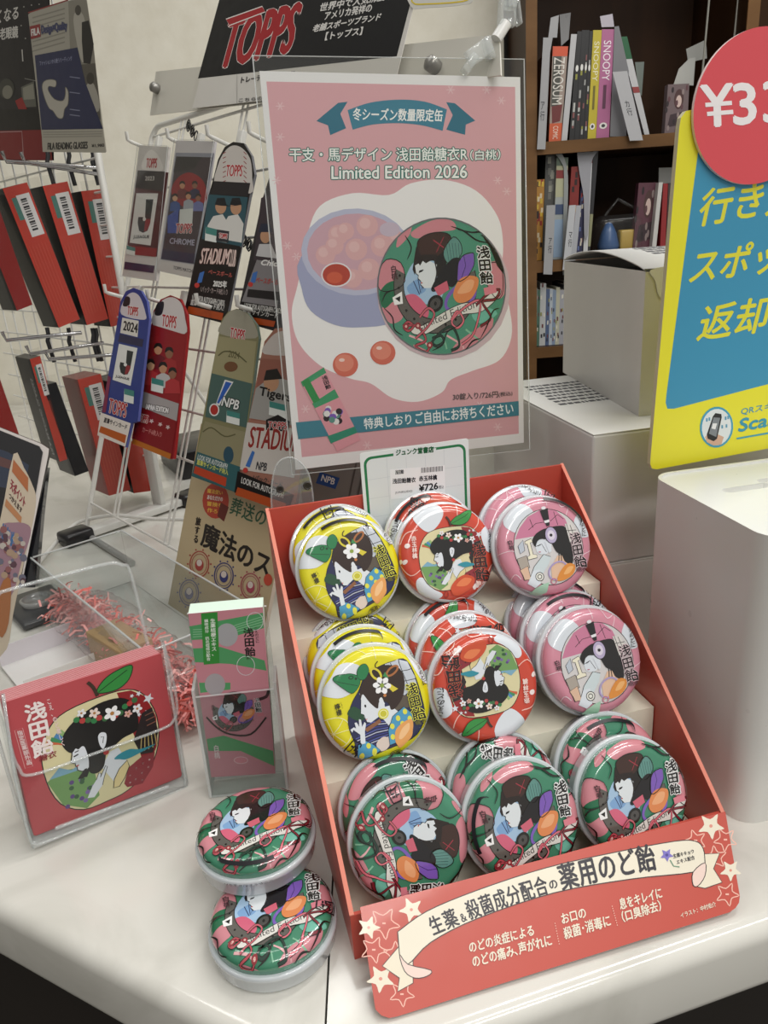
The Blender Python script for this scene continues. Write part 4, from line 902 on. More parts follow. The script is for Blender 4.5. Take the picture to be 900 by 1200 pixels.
for k in range(1, 9):
    if p0 is None: o = p0 = lm_.build('leaflet')
    else: o = p0.copy(); COL.objects.link(o)
    tag(o, 'folded red leaflet behind the front one in the clear holder, pink edge showing', 'leaflet', 'red leaflets in the rounded clear holder')
    o.matrix_world = Matrix.Translation(-Vector(LP.n) * (.0025 * k - .0010) + Vector(LP.x) * (rnd.random() - .5) * .001) @ LP.M
lh_ = thing('leaflet_holder', 'rounded clear plastic holder full of square red leaflets', 'leaflet holder', LP.M)
LPf = Plane(LP.o + LP.n * .0035, LX, LU); LPb = Plane(LP.o - LP.n * .0250, LX, LU)
def cpx(pl, pts, s=.2915): return [pl.q(s * x, 650 + s * y) for x, y in pts]
U = cpx(LPf, spline([(12, 560), (22, 640), (45, 780), (75, 855), (130, 885), (400, 792), (640, 705), (695, 670), (712, 610), (690, 480), (655, 350)], 5, False))
bt = cpx(LPf, spline([(745, 900), (742, 925), (725, 945), (450, 1050), (180, 1155), (140, 1160), (118, 1135), (60, 900)], 4, False))
fz = LP.n * .0035
wall = U[4:] + cpx(LPf, [(700, 600), (745, 880)]) + bt + cpx(LPf, [(10, 640)])
b = MB(); pts = U + bt; tri = tessellate_polygon([[Vector((x, y, 0)) for x, y in pts]]); b.add([(x, y, .0035) for x, y in pts], [tuple(t) for t in tri], CLEAR)
b.tube([(x, y, .0035) for x, y in pts], .0011, GL, 8, closed=True); b.build('front_wall', lh_, LP.M)
B2 = cpx(LPb, spline([(-60, 560), (-30, 260), (-8, 165), (40, 140), (240, 85), (430, 37), (490, 42), (525, 75), (590, 345)], 5, False)) + [(lw + .004, -lh + .01), (lw + .001, -lh - .004), (-lw - .002, -lh - .004), (-lw - .004, -lh + .01)]
b = MB(); tri = tessellate_polygon([[Vector((x, y, 0)) for x, y in B2]]); b.add([(x, y, -.0250) for x, y in B2], [tuple(t) for t in tri], CLEAR)
b.tube([(x, y, -.0250) for x, y in B2], .0013, GL, 8, closed=True); b.build('back_plate', lh_, LP.M)
for sx in (-lw - .003, lw + .0015):
    b = MB(); b.box((sx, -lh - .006, -.0250), (sx + .0016, lh * .75, .0035), CLEAR); b.build('side_wall', lh_, LP.M)
b = MB(); b.box((-lw - .003, -lh - .0075, -.0250), (lw + .003, -lh - .0008, .0038), GL, .0015); b.build('bottom_tray', lh_, LP.M)
b = MB(); r_ = cpx(LPf, [(222, 1098), (400, 1032), (676, 930)]); b.tube([(x, y, .0042) for x, y in r_], .0014, GL, 8); b.build('moulded_rib', lh_, LP.M)
WLD = Matrix.Identity(4)
# ================================================================ white wire rack of trading card packs
RA = np.array([-.426, 1.066, .04]); RX = nrm([.639, -.769, 0]); RBK = np.array([.769, .639, 0]); TILT = math.radians(21)
RU = np.array([0, 0, math.cos(TILT)]) + RBK * math.sin(TILT)
RP = Plane(RA, RX, RU)
WIRE = mat('DAD9D4', 'satin')
rk = thing('card_rack', 'white wire counter rack leaning back, hung with trading card packs', 'wire rack', RP.M)
S0 = RP.q(178, 150)[0] * 0; TT = RP.q(178, 150)[1]; SE = RP.q(592, 60)[0]
S_END = .45
t1 = RP.q(185, 159)[1]; t2 = RP.q(200, 337)[1]; dt = t1 - t2
def seg(b, p, q, r=.0016): b.tube([(*p, 0) if len(p) == 2 else p, (*q, 0) if len(q) == 2 else q], r, WIRE, 6)
b = MB()
r_ = .02
pth = [(0, -.042)] + [(0, TT - r_)] + [(r_ - r_ * math.cos(t), TT - r_ + r_ * math.sin(t)) for t in np.linspace(.2, PI / 2, 5)] + [(S_END - r_ + r_ * math.sin(t), TT - r_ + r_ * math.cos(t)) for t in np.linspace(0, PI / 2 - .2, 5)] + [(S_END, TT - r_), (S_END, -.042)]
b.tube([(x, y, 0) for x, y in pth], .0036, WIRE, 10); b.build('outer_frame', rk, RP.M)
b = MB()
for tt in [t1, t1 - dt * .36, t1 - dt * .72, t2, t2 - dt * .36, t2 - dt * .72, t2 - dt, 0]: seg(b, (0, tt), (S_END, tt), .0017)
sc_ = abs(RP.q(230, 158)[0] - RP.q(184, 159)[0]); s_first = RP.q(184, 159)[0]
s1 = RP.q(136, 600)[0]; s2 = RP.q(196, 633)[0]; ds = s2 - s1
s = s1
while s < S_END - .02:
    seg(b, (s - .005, -.002), (s - .005, TT)); seg(b, (s + .006, -.002), (s + .006, TT)); s += ds
b.build('wire_grid', rk, RP.M)
# stand wires on the counter
b = MB()
leg = [onz(31, 682, .006), onz(51, 653, .006), onz(77, 624, .008), onz(95, 611, .012), onz(133, 604, .03), onz(179, 608, .03), onz(227, 609, .03)]
b.tube(spline([tuple(p) for p in leg], 5, False), .0028, WIRE, 8); b.build('stand_wire', rk, WLD)
b = MB(); b.tube([onz(102, 627, .005), onz(155, 660, .005)], .0045, mat('9A9A98', 'satin'), 10); b.build('foot_rod', rk, WLD)
for s in (.03, S_END - .06):
    b = MB(); p0 = RA + RX * s + RU * .3; p1 = p0 + RBK * .16; b.tube([p0, np.array([p1[0], p1[1], .003])], .003, WIRE, 8); b.build('rear_prop', rk, WLD)
# header: a pale board with two knobs
hp = [RP.q(*p) for p in ((187, 86), (590, 44), (592, 92), (180, 137))]
HB = MB(); HB.prism(hp, .004, .0055, mat('C9C6BC', 'satin'), mat('DAD8D0', 'satin')); HB.build('header_board', rk, RP.M)
for p in ((190, 107), (517, 83)):
    c = RP.q(*p); b = MB(); b.lathe([(.006, .0055), (.0065, .008), (.0065, .015), (.004, .017), (0, .0172)], mat('8E8C88', 'satin', metal=.6), 20); b.v = [(x + c[0], y + c[1], z) for x, y, z in b.v]; b.build('header_knob', rk, RP.M)
# hooks: two rows, the rods rise to an upturned tip
HN = nrm([RP.n[0], RP.n[1], 0])
def hook_tip(root, px, py):
    L, dz = .06, 0.
    for _ in range(30):
        def pr(L, dz):
            p = root + HN * L + np.array([0, 0, dz]); q_ = CM.T @ (p - CAMP); return np.array([450 + FPX * q_[0] / q_[2], 600 + FPX * q_[1] / q_[2]])
        f0 = pr(L, dz) - [px, py]; J = np.array([(pr(L + 1e-4, dz) - [px, py] - f0) / 1e-4, (pr(L, dz + 1e-4) - [px, py] - f0) / 1e-4]).T
        st_ = np.linalg.solve(J, -f0); L += st_[0]; dz += st_[1]
    return L, dz
r0 = RP.o + RP.x * RP.q(184, 180)[0] + RP.y * RP.q(184, 180)[1]
HL, HZ = hook_tip(r0, 150, 166)
def hook(px, py, fl=1.0):
    s, t = RP.q(px, py); root = RP.o + RP.x * s + RP.y * t
    b = MB(); tip = root + (HN * HL + np.array([0, 0, HZ])) * fl
    b.tube([root + HN * -.002, tip - HN * .004, tip + np.array([0, 0, .002]), tip + np.array([0, 0, .012])], .0024, WIRE, 8)
    h = b.build('hook', rk, WLD)
    b = MB(); b.box((s - .005, t - .004, -.003), (s + .005, t + .022, .004), WIRE, .001); b.build('mount', h, RP.M)
for px in (184, 233, 281, 331): hook(px, 180 - (px - 184) * .03)
for px, py, fl in ((162, 354, 1.1), (214, 362, 1.1), (284, 372, 1.35), (333, 376, 1.35)): hook(px, py, fl)
for p0, p1 in (((223, 147), (232, 160)), ((288, 282), (300, 292))):
    b = MB()
    for i in range(5):
        c = np.array(RP.q(p0[0] + (p1[0] - p0[0]) * i / 4, p0[1] + (p1[1] - p0[1]) * i / 4)); b.tube([(c[0] + .004 * math.cos(t), c[1] + .006 * math.sin(t), .003 + .002 * (i % 2)) for t in np.linspace(0, 2 * PI, 9)[:-1]], .0009, mat('4A4A4A', 'satin', metal=.8), 5, closed=True)
    b.build('security_chain', rk, RP.M)

# packs hung on it
OFF = .034
def packplane(off): return Plane(RP.o + RP.n * off, RP.x, RP.y)
def topps(a, bl, br, tl, big=True):
    a.text('TOPPS', bl, br, tl, 'A8262C', .25, out='DCD6D2', ow=.7)
def heads(a, cx, cy, w, cols, skins=('B98868', '8A5E48', 'C49878')):
    for i, (dx, dy, c) in enumerate(cols):
        x, y = cx + dx * w, cy + dy * w
        a.poly([(x - .30 * w, y + .75 * w), (x - .26 * w, y + .3 * w), (x, y + .16 * w), (x + .26 * w, y + .3 * w), (x + .30 * w, y + .75 * w)], c)
        a.circ(x, y, .15 * w, skins[i % 3], ry=.2 * w, n=14); a.poly(spline([(x - .16 * w, y - .02 * w), (x - .1 * w, y - .22 * w), (x + .1 * w, y - .22 * w), (x + .16 * w, y - .02 * w), (x, y - .12 * w)], 3), '1E1814')
def pack(out, base, fn, label, group, off=OFF, th=.003, bag=None, extra=0, side=None):
    pl = packplane(off); a = Art(pl.q, 4e-5); fn(a)
    t = thing('card_pack', label, 'card pack', pl.M, group)
    b = MB(); b.prism([pl.q(*p) for p in out], -th, 0, mat(base, 'pack'), mat(side or base, 'pack')); b.art(a, None, 'pack'); b.build('wrapper', t, pl.M)
    if bag:
        b = MB(); q_ = [pl.q(*p) for p in bag]; b.add([(x, y, .002) for x, y in q_], [tuple(range(len(q_)))], FILM); b.tube([(x, y, .002) for x, y in q_], .0003, EDGE, 4, closed=True); b.build('clear_bag', t, pl.M)
    return t
def c_(x, y): return (130 + x * .22222, 120 + y * .22222)
def d_(x, y): return (100 + x * .25556, 330 + y * .25556)
def S(f, *pts): return [f(*p) for p in pts]
GP = 'trading card packs on the wire rack'
def barcode_tag(a, f, x, y, w, h):
    a.poly(S(f, (x, y), (x + w, y + w * .25), (x + w - h * .05, y + h + w * .25), (x - h * .05, y + h)), 'D8DCD8'); a.poly(S(f, (x, y), (x + w, y + w * .25), (x + w, y + h * .45 + w * .25), (x, y + h * .45)), '3F7F78')
def jl(a, f, quad, txt='J.LEAGUE'):
    (x0, y0), (x1, y1), (x2, y2), (x3, y3) = quad; a.poly(S(f, *quad), 'DADAD6')
    P = lambda u, v: f(x0 + (x1 - x0) * u + (x3 - x0) * v, y0 + (y1 - y0) * u + (y3 - y0) * v)
    a.poly([P(.48, .12), P(.82, .12), P(.82, .6), P(.74, .76), P(.55, .80), P(.36, .76), P(.24, .6), P(.24, .48), P(.46, .48), P(.48, .56), P(.56, .56)], '23282A'); a.poly([P(.58, .52), P(.82, .52), P(.8, .66), P(.70, .76), P(.58, .78)], '8A2A30'); a.poly(circ(*P(.53, .52), 2.0, 12), 'DADAD6', conv=True)
    a.text(txt, P(.14, .93), P(.86, .93), P(.14, .85), '23282A', .15)
def p1(a):
    a.poly(S(c_, (150, 228), (300, 238), (238, 935), (62, 912)), 'C9C5C2'); a.blob(S(c_, (165, 350), (180, 280), (215, 250), (255, 290), (270, 360)), 'DCD8D4', n=4); topps(a, c_(185, 345), c_(240, 345), c_(190, 295))
    a.poly(S(c_, (142, 358), (305, 370), (245, 815), (88, 752)), '4E1A1E'); a.poly(S(c_, (142, 358), (285, 365), (272, 470), (128, 450)), '2A2022'); a.text('2023', c_(180, 412), c_(228, 412), c_(182, 390), 'C9C4C0', .1)
    jl(a, c_, [(135, 480), (250, 480), (210, 755), (100, 740)]); a.poly(S(c_, (90, 755), (245, 770), (238, 815), (85, 800)), '8A2024'); a.poly(S(c_, (75, 840), (232, 862), (225, 900), (70, 880)), '2A1A40')
    barcode_tag(a, c_, 85, 755, 45, 45)
pack(S(c_, (150, 225), (305, 235), (240, 940), (60, 915)), 'CFCAC6', p1, 'maroon football card pack in a clear bag, first on the upper hooks', GP, bag=S(c_, (148, 222), (307, 232), (241, 944), (57, 918)))
def p2(a):
    a.poly(S(c_, (342, 265), (545, 268), (440, 855), (262, 828)), '8A8C98'); a.poly(S(c_, (345, 285), (535, 290), (435, 840), (268, 815)), '3E3238')
    a.poly(S(c_, (345, 285), (480, 288), (440, 350), (330, 370)), '2A2628'); a.blob(S(c_, (320, 480), (350, 400), (420, 370), (490, 420), (500, 520), (400, 560)), '8E2228')
    heads(a, *c_(405, 470), 21, [(-.3, -.35, '6A2A2C'), (.4, -.35, '2A2A48'), (-.7, .35, '2F4E8A'), (.05, .25, '9AA0A8'), (.6, .35, '6A70A0')])
    a.poly(S(c_, (300, 600), (360, 560), (350, 690), (300, 690)), '3A4E98'); a.poly(S(c_, (365, 565), (435, 560), (430, 640), (360, 650)), 'C8CCC8'); topps(a, c_(342, 690), c_(425, 690), c_(348, 640))
    a.text('CHROME', c_(310, 745), c_(440, 755), c_(314, 715), 'A8A6B8', .2); a.poly(S(c_, (275, 775), (445, 800), (438, 850), (266, 825)), '2A2440')
    a.poly(S(c_, (262, 832), (440, 860), (430, 925), (248, 885)), 'C6C2BE'); a.text('TOPPS MATCH', c_(330, 880), c_(430, 900), c_(332, 862), '3A3A40', .1)
pack(S(c_, (345, 200), (548, 205), (440, 928), (245, 885)), 'C4C0C2', p2, 'dark football card pack with five players in a clear bag, second on the upper hooks', GP, bag=S(c_, (342, 196), (552, 202), (443, 932), (242, 888)))
def p3(a):
    a.blob(S(c_, (555, 440), (565, 330), (600, 260), (640, 228), (690, 240), (735, 300), (745, 400), (735, 480)), 'C4BEB8', n=4)
    for i in range(7): a.line(S(c_, (590, 270 + i * 25), (606, 262 + i * 25)), .9, '8A2A2C', same=i > 0); a.line(S(c_, (700, 260 + i * 25), (715, 275 + i * 25)), .9, '8A2A2C', same=True)
    topps(a, c_(605, 390), c_(690, 390), c_(612, 330))
    a.poly(S(c_, (545, 415), (735, 425), (722, 495), (530, 485)), '231F22'); a.poly(S(c_, (515, 485), (722, 500), (690, 760), (480, 720)), '2A4E58')
    for (x, y, fl) in ((580, 550, 1), (660, 555, -1)):
        a.poly(S(c_, (x - 70, 650), (x - 40, 600), (x + 10, 590), (x + 40, 640), (x + 30, 740), (x - 80, 720)), 'CFCDC8'); a.circ(*c_(x, y), 6.5, 'B58A6C', ry=8.5, n=16); a.poly(S(c_, (x - 32, 540), (x - 20, 505), (x + 20, 503), (x + 30, 540), (x + 50 * fl, 548), (x, 545)), '17181C')
    barcode_tag(a, c_, 500, 655, 60, 80); a.poly(S(c_, (560, 670), (625, 680), (620, 740), (555, 730)), '2A2A30'); topps(a, c_(570, 715), c_(612, 720), c_(574, 690))
    a.poly(S(c_, (480, 725), (690, 765), (605, 1165), (388, 1110)), '14100F')
    a.text('STADIUM', c_(468, 850), c_(615, 855), c_(485, 770), 'D8C0B8', .3, out='7A3A34', ow=.6); a.text('CLUB', c_(618, 865), c_(655, 868), c_(628, 775), 'D8C0B8', .2)
    a.text('ベースボール', c_(515, 905), c_(640, 925), c_(518, 880), 'B85A50', .1); a.poly(S(c_, (470, 900), (495, 890), (480, 950), (455, 955)), '3A6AB0'); a.circ(*c_(455, 965), 3, 'B83A34', n=12); a.text('2025年', c_(540, 972), c_(610, 980), c_(545, 935), 'DAD8D4', .3)
    a.text('1パック･カード8枚入り', c_(475, 1000), c_(615, 1018), c_(478, 968), 'B8A8A4'); a.text('LOOK FOR AUTOGRAPH CARDS', c_(430, 1045), c_(600, 1075), c_(432, 1015), 'D0CECA', .1); a.text('直筆サインカード封入！', c_(420, 1068), c_(595, 1100), c_(425, 1040), 'D0CECA', .1)
    a.poly(S(c_, (412, 1075), (595, 1112), (588, 1150), (400, 1112)), 'A8481E')
pk3 = S(c_, (515, 490), (540, 400), (565, 300), (600, 235), (645, 208), (700, 215), (740, 280), (757, 380), (730, 500), (605, 1168), (385, 1110))
pack(pk3, '1A1718', p3, 'black baseball card pack with a rounded top and two players, on the upper hooks', GP, OFF + .006, side='6A6A6E')
for k in range(1, 4): pack(pk3, '1A1718', lambda a: None, 'black baseball card pack hidden behind the two player pack on the same hook', GP, OFF + .006 - .0046 * k, side='7A7A80')
def p4(a):
    a.poly([(306, 232), (350, 215), (345, 310), (297, 305)], '3A3036'); a.circ(311, 277, 6, 'B58A6C', ry=8); a.poly([(303, 272), (306, 262), (316, 262), (319, 272)], '23283A'); a.poly([(300, 300), (304, 286), (318, 286), (325, 303)], 'C0BEC0')
    a.poly(S(c_, (770, 830), (900, 850), (880, 1080), (690, 1050)), '7E7A7C'); a.text('Chicago', c_(785, 865), c_(935, 880), c_(800, 830), 'E0DEDC', .4)
    a.poly(S(c_, (750, 900), (775, 890), (762, 950), (735, 955)), '3A6AB0'); a.circ(*c_(737, 960), 3, 'B83A34', n=12); a.text('ベースボール', c_(765, 950), c_(880, 965), c_(770, 920), 'A83A34', .15)
    a.poly(S(c_, (725, 985), (890, 1000), (885, 1045), (718, 1025)), '1E1A1C'); a.poly(S(c_, (690, 1050), (900, 1085), (890, 1165), (668, 1150)), '14100F'); a.text('LOOK FOR AUTOGRAPH CARDS', c_(705, 1085), c_(900, 1115), c_(708, 1058), 'D0CECA', .1); a.text('直筆サインカード', c_(695, 1112), c_(880, 1140), c_(700, 1085), 'D0CECA', .1)
    a.poly(S(c_, (685, 1122), (870, 1155), (860, 1185), (672, 1155)), 'A8481E')
pk4 = [(307, 235), (318, 200), (335, 182), (356, 190), (366, 225), (345, 395), (277, 375)]
pack(pk4, '2A2628', p4, 'grey baseball card pack on the upper hooks, partly hidden by the poster', GP, OFF + .006, side='6A6A6E')
def p5(a):
    a.blob(S(d_, (165, 150), (180, 80), (215, 50), (250, 70), (275, 140), (270, 175)), 'C8C0C4', n=4); a.blob(S(d_, (172, 110), (185, 70), (205, 75), (200, 110)), '1E1C20'); topps(a, d_(192, 152), d_(240, 158), d_(196, 112))
    a.poly(S(d_, (170, 165), (245, 180), (240, 255), (160, 235)), 'D4D0C8'); a.text('2024', d_(174, 222), d_(238, 236), d_(178, 180), '17161A', .35)
    a.poly(S(d_, (158, 240), (268, 265), (262, 300), (150, 275)), '2A2848'); jl(a, d_, [(155, 285), (240, 305), (208, 478), (125, 450)]); a.poly(S(d_, (105, 430), (118, 440), (95, 600), (78, 600)), '7A2A48')
    barcode_tag(a, d_, 180, 490, 45, 60); topps(a, d_(105, 600), d_(185, 625), d_(115, 535))
    a.poly(S(d_, (72, 600), (210, 650), (185, 758), (57, 705)), 'D8D0C8'); a.text('直筆サインカード', d_(85, 645), d_(190, 680), d_(90, 622), '2A2A30', .2); a.poly(S(d_, (72, 662), (190, 705), (183, 742), (64, 690)), 'B0561E')
pk5 = S(d_, (150, 165), (160, 95), (185, 45), (220, 28), (255, 42), (282, 90), (293, 170), (240, 640), (212, 650), (185, 760), (57, 705))
pack(pk5, '2A3A7E', p5, 'blue 2024 football card pack with a rounded top, first on the lower hooks', GP, OFF + .024, side='5A62A0')
def p6(a):
    a.blob(S(d_, (312, 200), (320, 130), (355, 85), (400, 72), (440, 100), (458, 170), (455, 240)), 'C9C2C0', n=4); a.blob(S(d_, (318, 150), (330, 100), (360, 95), (350, 150)), '231E20'); topps(a, d_(350, 205), d_(415, 215), d_(355, 150))
    a.poly(S(d_, (300, 195), (462, 245), (395, 812), (215, 735)), '8A1A20'); heads(a, 190, 424, 31, [(-.15, -.47, '6A1A20'), (.27, -.32, '9A2A2C'), (-.43, .13, 'A83034'), (.04, .24, 'B8B4B4'), (.40, .45, 'A83034')])
    barcode_tag(a, d_, 305, 440, 55, 60); a.poly(S(d_, (255, 500), (430, 560), (420, 640), (245, 570)), 'A09A9A'); a.text('JAPAN EDITION', d_(275, 592), d_(380, 612), d_(278, 560), 'E0DCDC', .3, out='2A2426', ow=1); a.poly(S(d_, (240, 570), (420, 640), (395, 812), (215, 735)), '7E161C')
    topps(a, d_(245, 640), d_(285, 650), d_(250, 605))
    for x, y in ((305, 640), (345, 655), (380, 668)): a.poly(star(*d_(x, y), 3, .5), 'C8B0B0')
    a.text('カード6枚入り', d_(262, 690), d_(350, 715), d_(265, 665), 'C07A78', .1); a.poly(S(d_, (220, 720), (395, 790), (390, 815), (214, 742)), 'B0641E')
pk6 = S(d_, (300, 215), (312, 135), (345, 82), (390, 62), (435, 80), (465, 150), (470, 230), (405, 812), (395, 815), (215, 738))
for k in range(0, 4):
    pack(pk6, '8A1A20', p6 if k == 0 else (lambda a: None), 'red football card pack with five players on the lower hooks' if k == 0 else 'red football card pack hidden behind the five player pack on the same hook', GP, OFF + .014 - .005 * k, side='A83A3C' if k else '9A2A2C')
def p7(a):
    a.blob(S(d_, (618, 240), (630, 180), (660, 140), (700, 128), (745, 150), (778, 200), (780, 260)), '9A9686', n=4); topps(a, d_(662, 262), d_(728, 275), d_(668, 210))
    a.poly(S(d_, (610, 250), (785, 275), (765, 470), (580, 420)), '97916E'); a.line(S(d_, (610, 340), (640, 320), (690, 330), (740, 370)), 1.6, '5A5638', smooth=4); a.text('2024', d_(655, 345), d_(705, 355), d_(660, 315), '5A5638', .1); a.circ(*d_(668, 390), 8, '6E4A30', ry=6)
    a.poly(S(d_, (580, 420), (765, 468), (738, 670), (550, 620)), '47605A'); a.poly(S(d_, (640, 450), (680, 460), (615, 570), (600, 560)), 'D8DAD8'); a.poly(S(d_, (645, 458), (672, 466), (613, 560), (604, 556)), '2A5AB0'); a.circ(*d_(592, 588), 6, 'D8DAD8', n=16, ry=7.5); a.circ(*d_(592, 588), 4.6, 'A8302A', n=16, ry=6); a.text('NPB', d_(625, 568), d_(700, 588), d_(636, 528), 'E0E2E0', .3, out='14181A', ow=1.2)
    barcode_tag(a, d_, 650, 590, 60, 55); a.poly(S(d_, (550, 640), (735, 690), (710, 850), (515, 780)), '8A8466'); a.line(S(d_, (540, 690), (580, 670), (640, 710), (690, 700)), 1.5, '5A5638', smooth=4); a.circ(*d_(658, 795), 6, '2A4A5A', ry=10)
    a.poly(S(d_, (515, 780), (712, 850), (695, 968), (488, 892)), '2F5A5E'); a.text('LOOK FOR AUTOGRAPH', d_(515, 815), d_(650, 860), d_(520, 792), 'C8CCC8', .1); a.text('直筆サインカード封入', d_(512, 838), d_(655, 888), d_(516, 815), 'C8C860', .15); a.poly(S(d_, (505, 845), (650, 900), (645, 940), (498, 878)), 'B03E22')
pk7 = S(d_, (612, 240), (625, 175), (655, 138), (695, 124), (745, 145), (785, 200), (795, 260), (715, 900), (697, 970), (488, 893))
pack(pk7, '7E7A58', p7, 'olive green baseball card pack with a rounded top, third on the lower hooks', GP, OFF + .014, side='6A7A70')
def p8(a):
    f = lambda x, y: (x, y)
    a.blob([(310, 415), (315, 398), (330, 388), (352, 394), (366, 414)], 'C0B8B2', n=4)
    a.poly([(306, 420), (372, 425), (355, 500), (294, 492)], '8E5A4C'); a.poly([(292, 490), (300, 455), (320, 440), (350, 450), (355, 500)], '9A9894'); a.circ(318, 448, 9, 'B58A6C', ry=11); a.poly([(309, 446), (312, 434), (325, 432), (331, 444)], '23201E'); a.text('Tigers', (303, 466), (340, 474), (305, 453), '1A1818', .4)
    barcode_tag(a, f, 316, 470, 20, 16); a.poly([(290, 495), (352, 503), (345, 560), (280, 550)], 'C4BEB8')
    a.poly([(312, 492), (326, 486), (340, 494), (338, 506), (312, 504)], '1A1718'); topps(a, (314, 502), (336, 503), (315, 494)); a.text('STADIUM', (291, 524), (352, 530), (295, 500), '8A2A26', .5, out='E0D8D0', ow=.8)
    a.text('NPB', (300, 550), (312, 552), (302, 541), '2A2A30', .2); a.poly([(288, 546), (296, 528), (299, 530), (293, 548)], '3A6AB0'); a.circ(288, 551, 3, 'B83A34'); a.text('1パック･カード', (296, 563), (330, 572), (298, 556), '3A3638', .1)
    a.poly([(279, 552), (345, 580), (338, 600), (275, 577)], '14100F'); a.text('LOOK FOR AUTOGRAPH', (283, 566), (332, 584), (284, 559), 'D0CECA', .1); a.poly([(279, 571), (336, 590), (333, 600), (276, 580)], 'A8481E')
pk8 = [(305, 422), (310, 400), (322, 385), (340, 383), (360, 396), (372, 425), (345, 600), (335, 598), (275, 578)]
pack(pk8, '9A6A5A', p8, 'rust and white baseball card pack with a batter, on the lower hooks beside the poster', GP, OFF + .014, side='7A6A64')
def p9(a):
    a.poly([(350, 540), (462, 520), (455, 585), (340, 600)], '8E8C8A'); a.poly([(375, 553), (398, 560), (393, 573), (370, 566)], '2A4E8A'); a.text('NPB', (376, 563), (391, 568), (378, 556), 'E0E2E0', .2); a.text('JAPAN SERIES', (350, 582), (400, 600), (352, 570), '7A2A24', .4); a.poly([(335, 590), (400, 615), (395, 625), (330, 600)], '17171A')
    for i in range(4): a.line([(420 + i * 10, 530), (405 + i * 10, 600)], 2, '5A5856', same=i > 0)
PB = Plane((-.02, .80, .1), (.96, .28, 0), (0, 0, 1)); a = Art(PB.q, 5e-5); p9(a)
x0_, y1_ = PB.q(345, 500); x1_ = PB.q(460, 500)[0]
t = thing('card_box', 'grey card box with a blue mark, half hidden behind poster and red carton', 'card box', PB.M)
b = MB(); b.box((x0_, -.0995, -.05), (x1_, y1_ + .03, 0), mat('7E7C7A', 'pack'), .001)
a.items = [q for q in a.items if all(x0_ < v[0] < x1_ and v[1] > -.098 for v in q[0])]
b.art(a, lambda x, y, o: (x, y, .0003 + o), 'pack'); b.build('carton', t, PB.M)

# the black brand card on top of the header and a small white card
TC = packplane(.012); a = Art(TC.q, 5e-5)
a.poly([(276, -70), (500, -70), (465, 66), (232, 92)], '141416')
c5 = lambda x, y: (180 + x * .5, y * .5)
a.text('TOPPS', c5(150, 162), c5(318, 122), c5(182, 45), '9E2228', 1.7, out='DCD6D2', ow=2.2); a.poly(S(c5, (170, 45), (255, 15), (262, 28), (178, 60)), '9E2228'); a.line(S(c5, (170, 45), (255, 15), (262, 28), (178, 60)), 1.2, 'DCD6D2', closed=True)
for st_, bl_, br_, tl_ in (('世界中で人気沸騰中', (388, 28), (560, -2), (394, 8)), ('アメリカ発祥の', (400, 48), (510, 28), (404, 28)), ('老舗スポーツブランド', (372, 76), (530, 48), (378, 58)), ('【トップス】', (402, 95), (488, 82), (406, 76))): a.text(st_, c5(*bl_), c5(*br_), c5(*tl_), 'D6D4D0', .3)
a.text('トレーディングカード', c5(205, 195), c5(330, 180), c5(207, 180), '2A2A2C', .2); a.text('こちらの商品は', c5(200, 240), c5(300, 230), c5(201, 231), '3A3A3C', .1)
a.line([c5(196, 175), c5(196, 245)], .5, 'AAA8A4')
b = MB(); b.prism([TC.q(*p) for p in ((280, -80), (505, -80), (462, 100), (225, 127))], -.0008, 0, mat('CFCCC6', 'card')); b.art(a)
tag(b.build('brand_card', None, TC.M), 'black and white card with a red slanting logo topping the card rack', 'header card')
a = Art(TC.q); ww = [(478, -30), (560, -40), (556, -2), (545, 6), (500, 10), (482, 8)]; a.line(S(lambda x, y: (x, y), (481, -20), (484, 3), (500, 5.5), (543, 2.5), (552, -4), (556, -20)), 1.6, 'D8C02C', smooth=3)
b = MB(); b.prism([TC.q(*p) for p in spline(ww, 3)], .0005, .001, mat('CFCDC6', 'card')); b.art(a, lambda x, y, o: (x, y, .0011 + o))
tag(b.build('bordered_card', None, TC.M), 'small white card with a yellow outline above the poster', 'card')

# leaning booklet under the packs
p0 = onz(198, 709, .0); KP = Plane(p0, RX, RU); c6 = lambda x, y: (170 + x * .18889, 550 + y * .18889)
a = Art(KP.q, 4e-5); EC = 'C0AE8A'
a.blob(S(c6, (250, 480), (420, 480), (700, 640), (900, 760), (900, 900), (300, 900), (170, 830)), 'CBC3BA', n=3)
a.poly(circ(*c6(438, 195), 15.5, 20, 21), 'B4402E'); 
for i, s_ in enumerate(('魔法使い', 'あなただけの', '冒険を', '作ろう')): a.text(s_, c6(385, 145 + i * 40), c6(480, 160 + i * 40), c6(388, 118 + i * 40), 'E6B84A' if i != 1 else 'E8E0D8', .15)
a.poly(S(c6, (470, 205), (520, 235), (490, 325), (448, 290)), '6A2A20')
for i, ch in enumerate('葬送のフリー'): a.text(ch, c6(517 + i * 76, 275 + i * 30), c6(590 + i * 76, 304 + i * 30), c6(545 + i * 76, 165 + i * 30), '2A5A40', .3, em=True)
for i, ch in enumerate('魔法のスタンプ'): a.text(ch, c6(340 + i * 108, 475 + i * 54), c6(448 + i * 108, 529 + i * 54), c6(368 + i * 108, 315 + i * 54), '1E1612', .8, em=True); a.vtext('旅する', c6(318, 292), c6(350, 300), c6(298, 455), '2A1E16', .3)
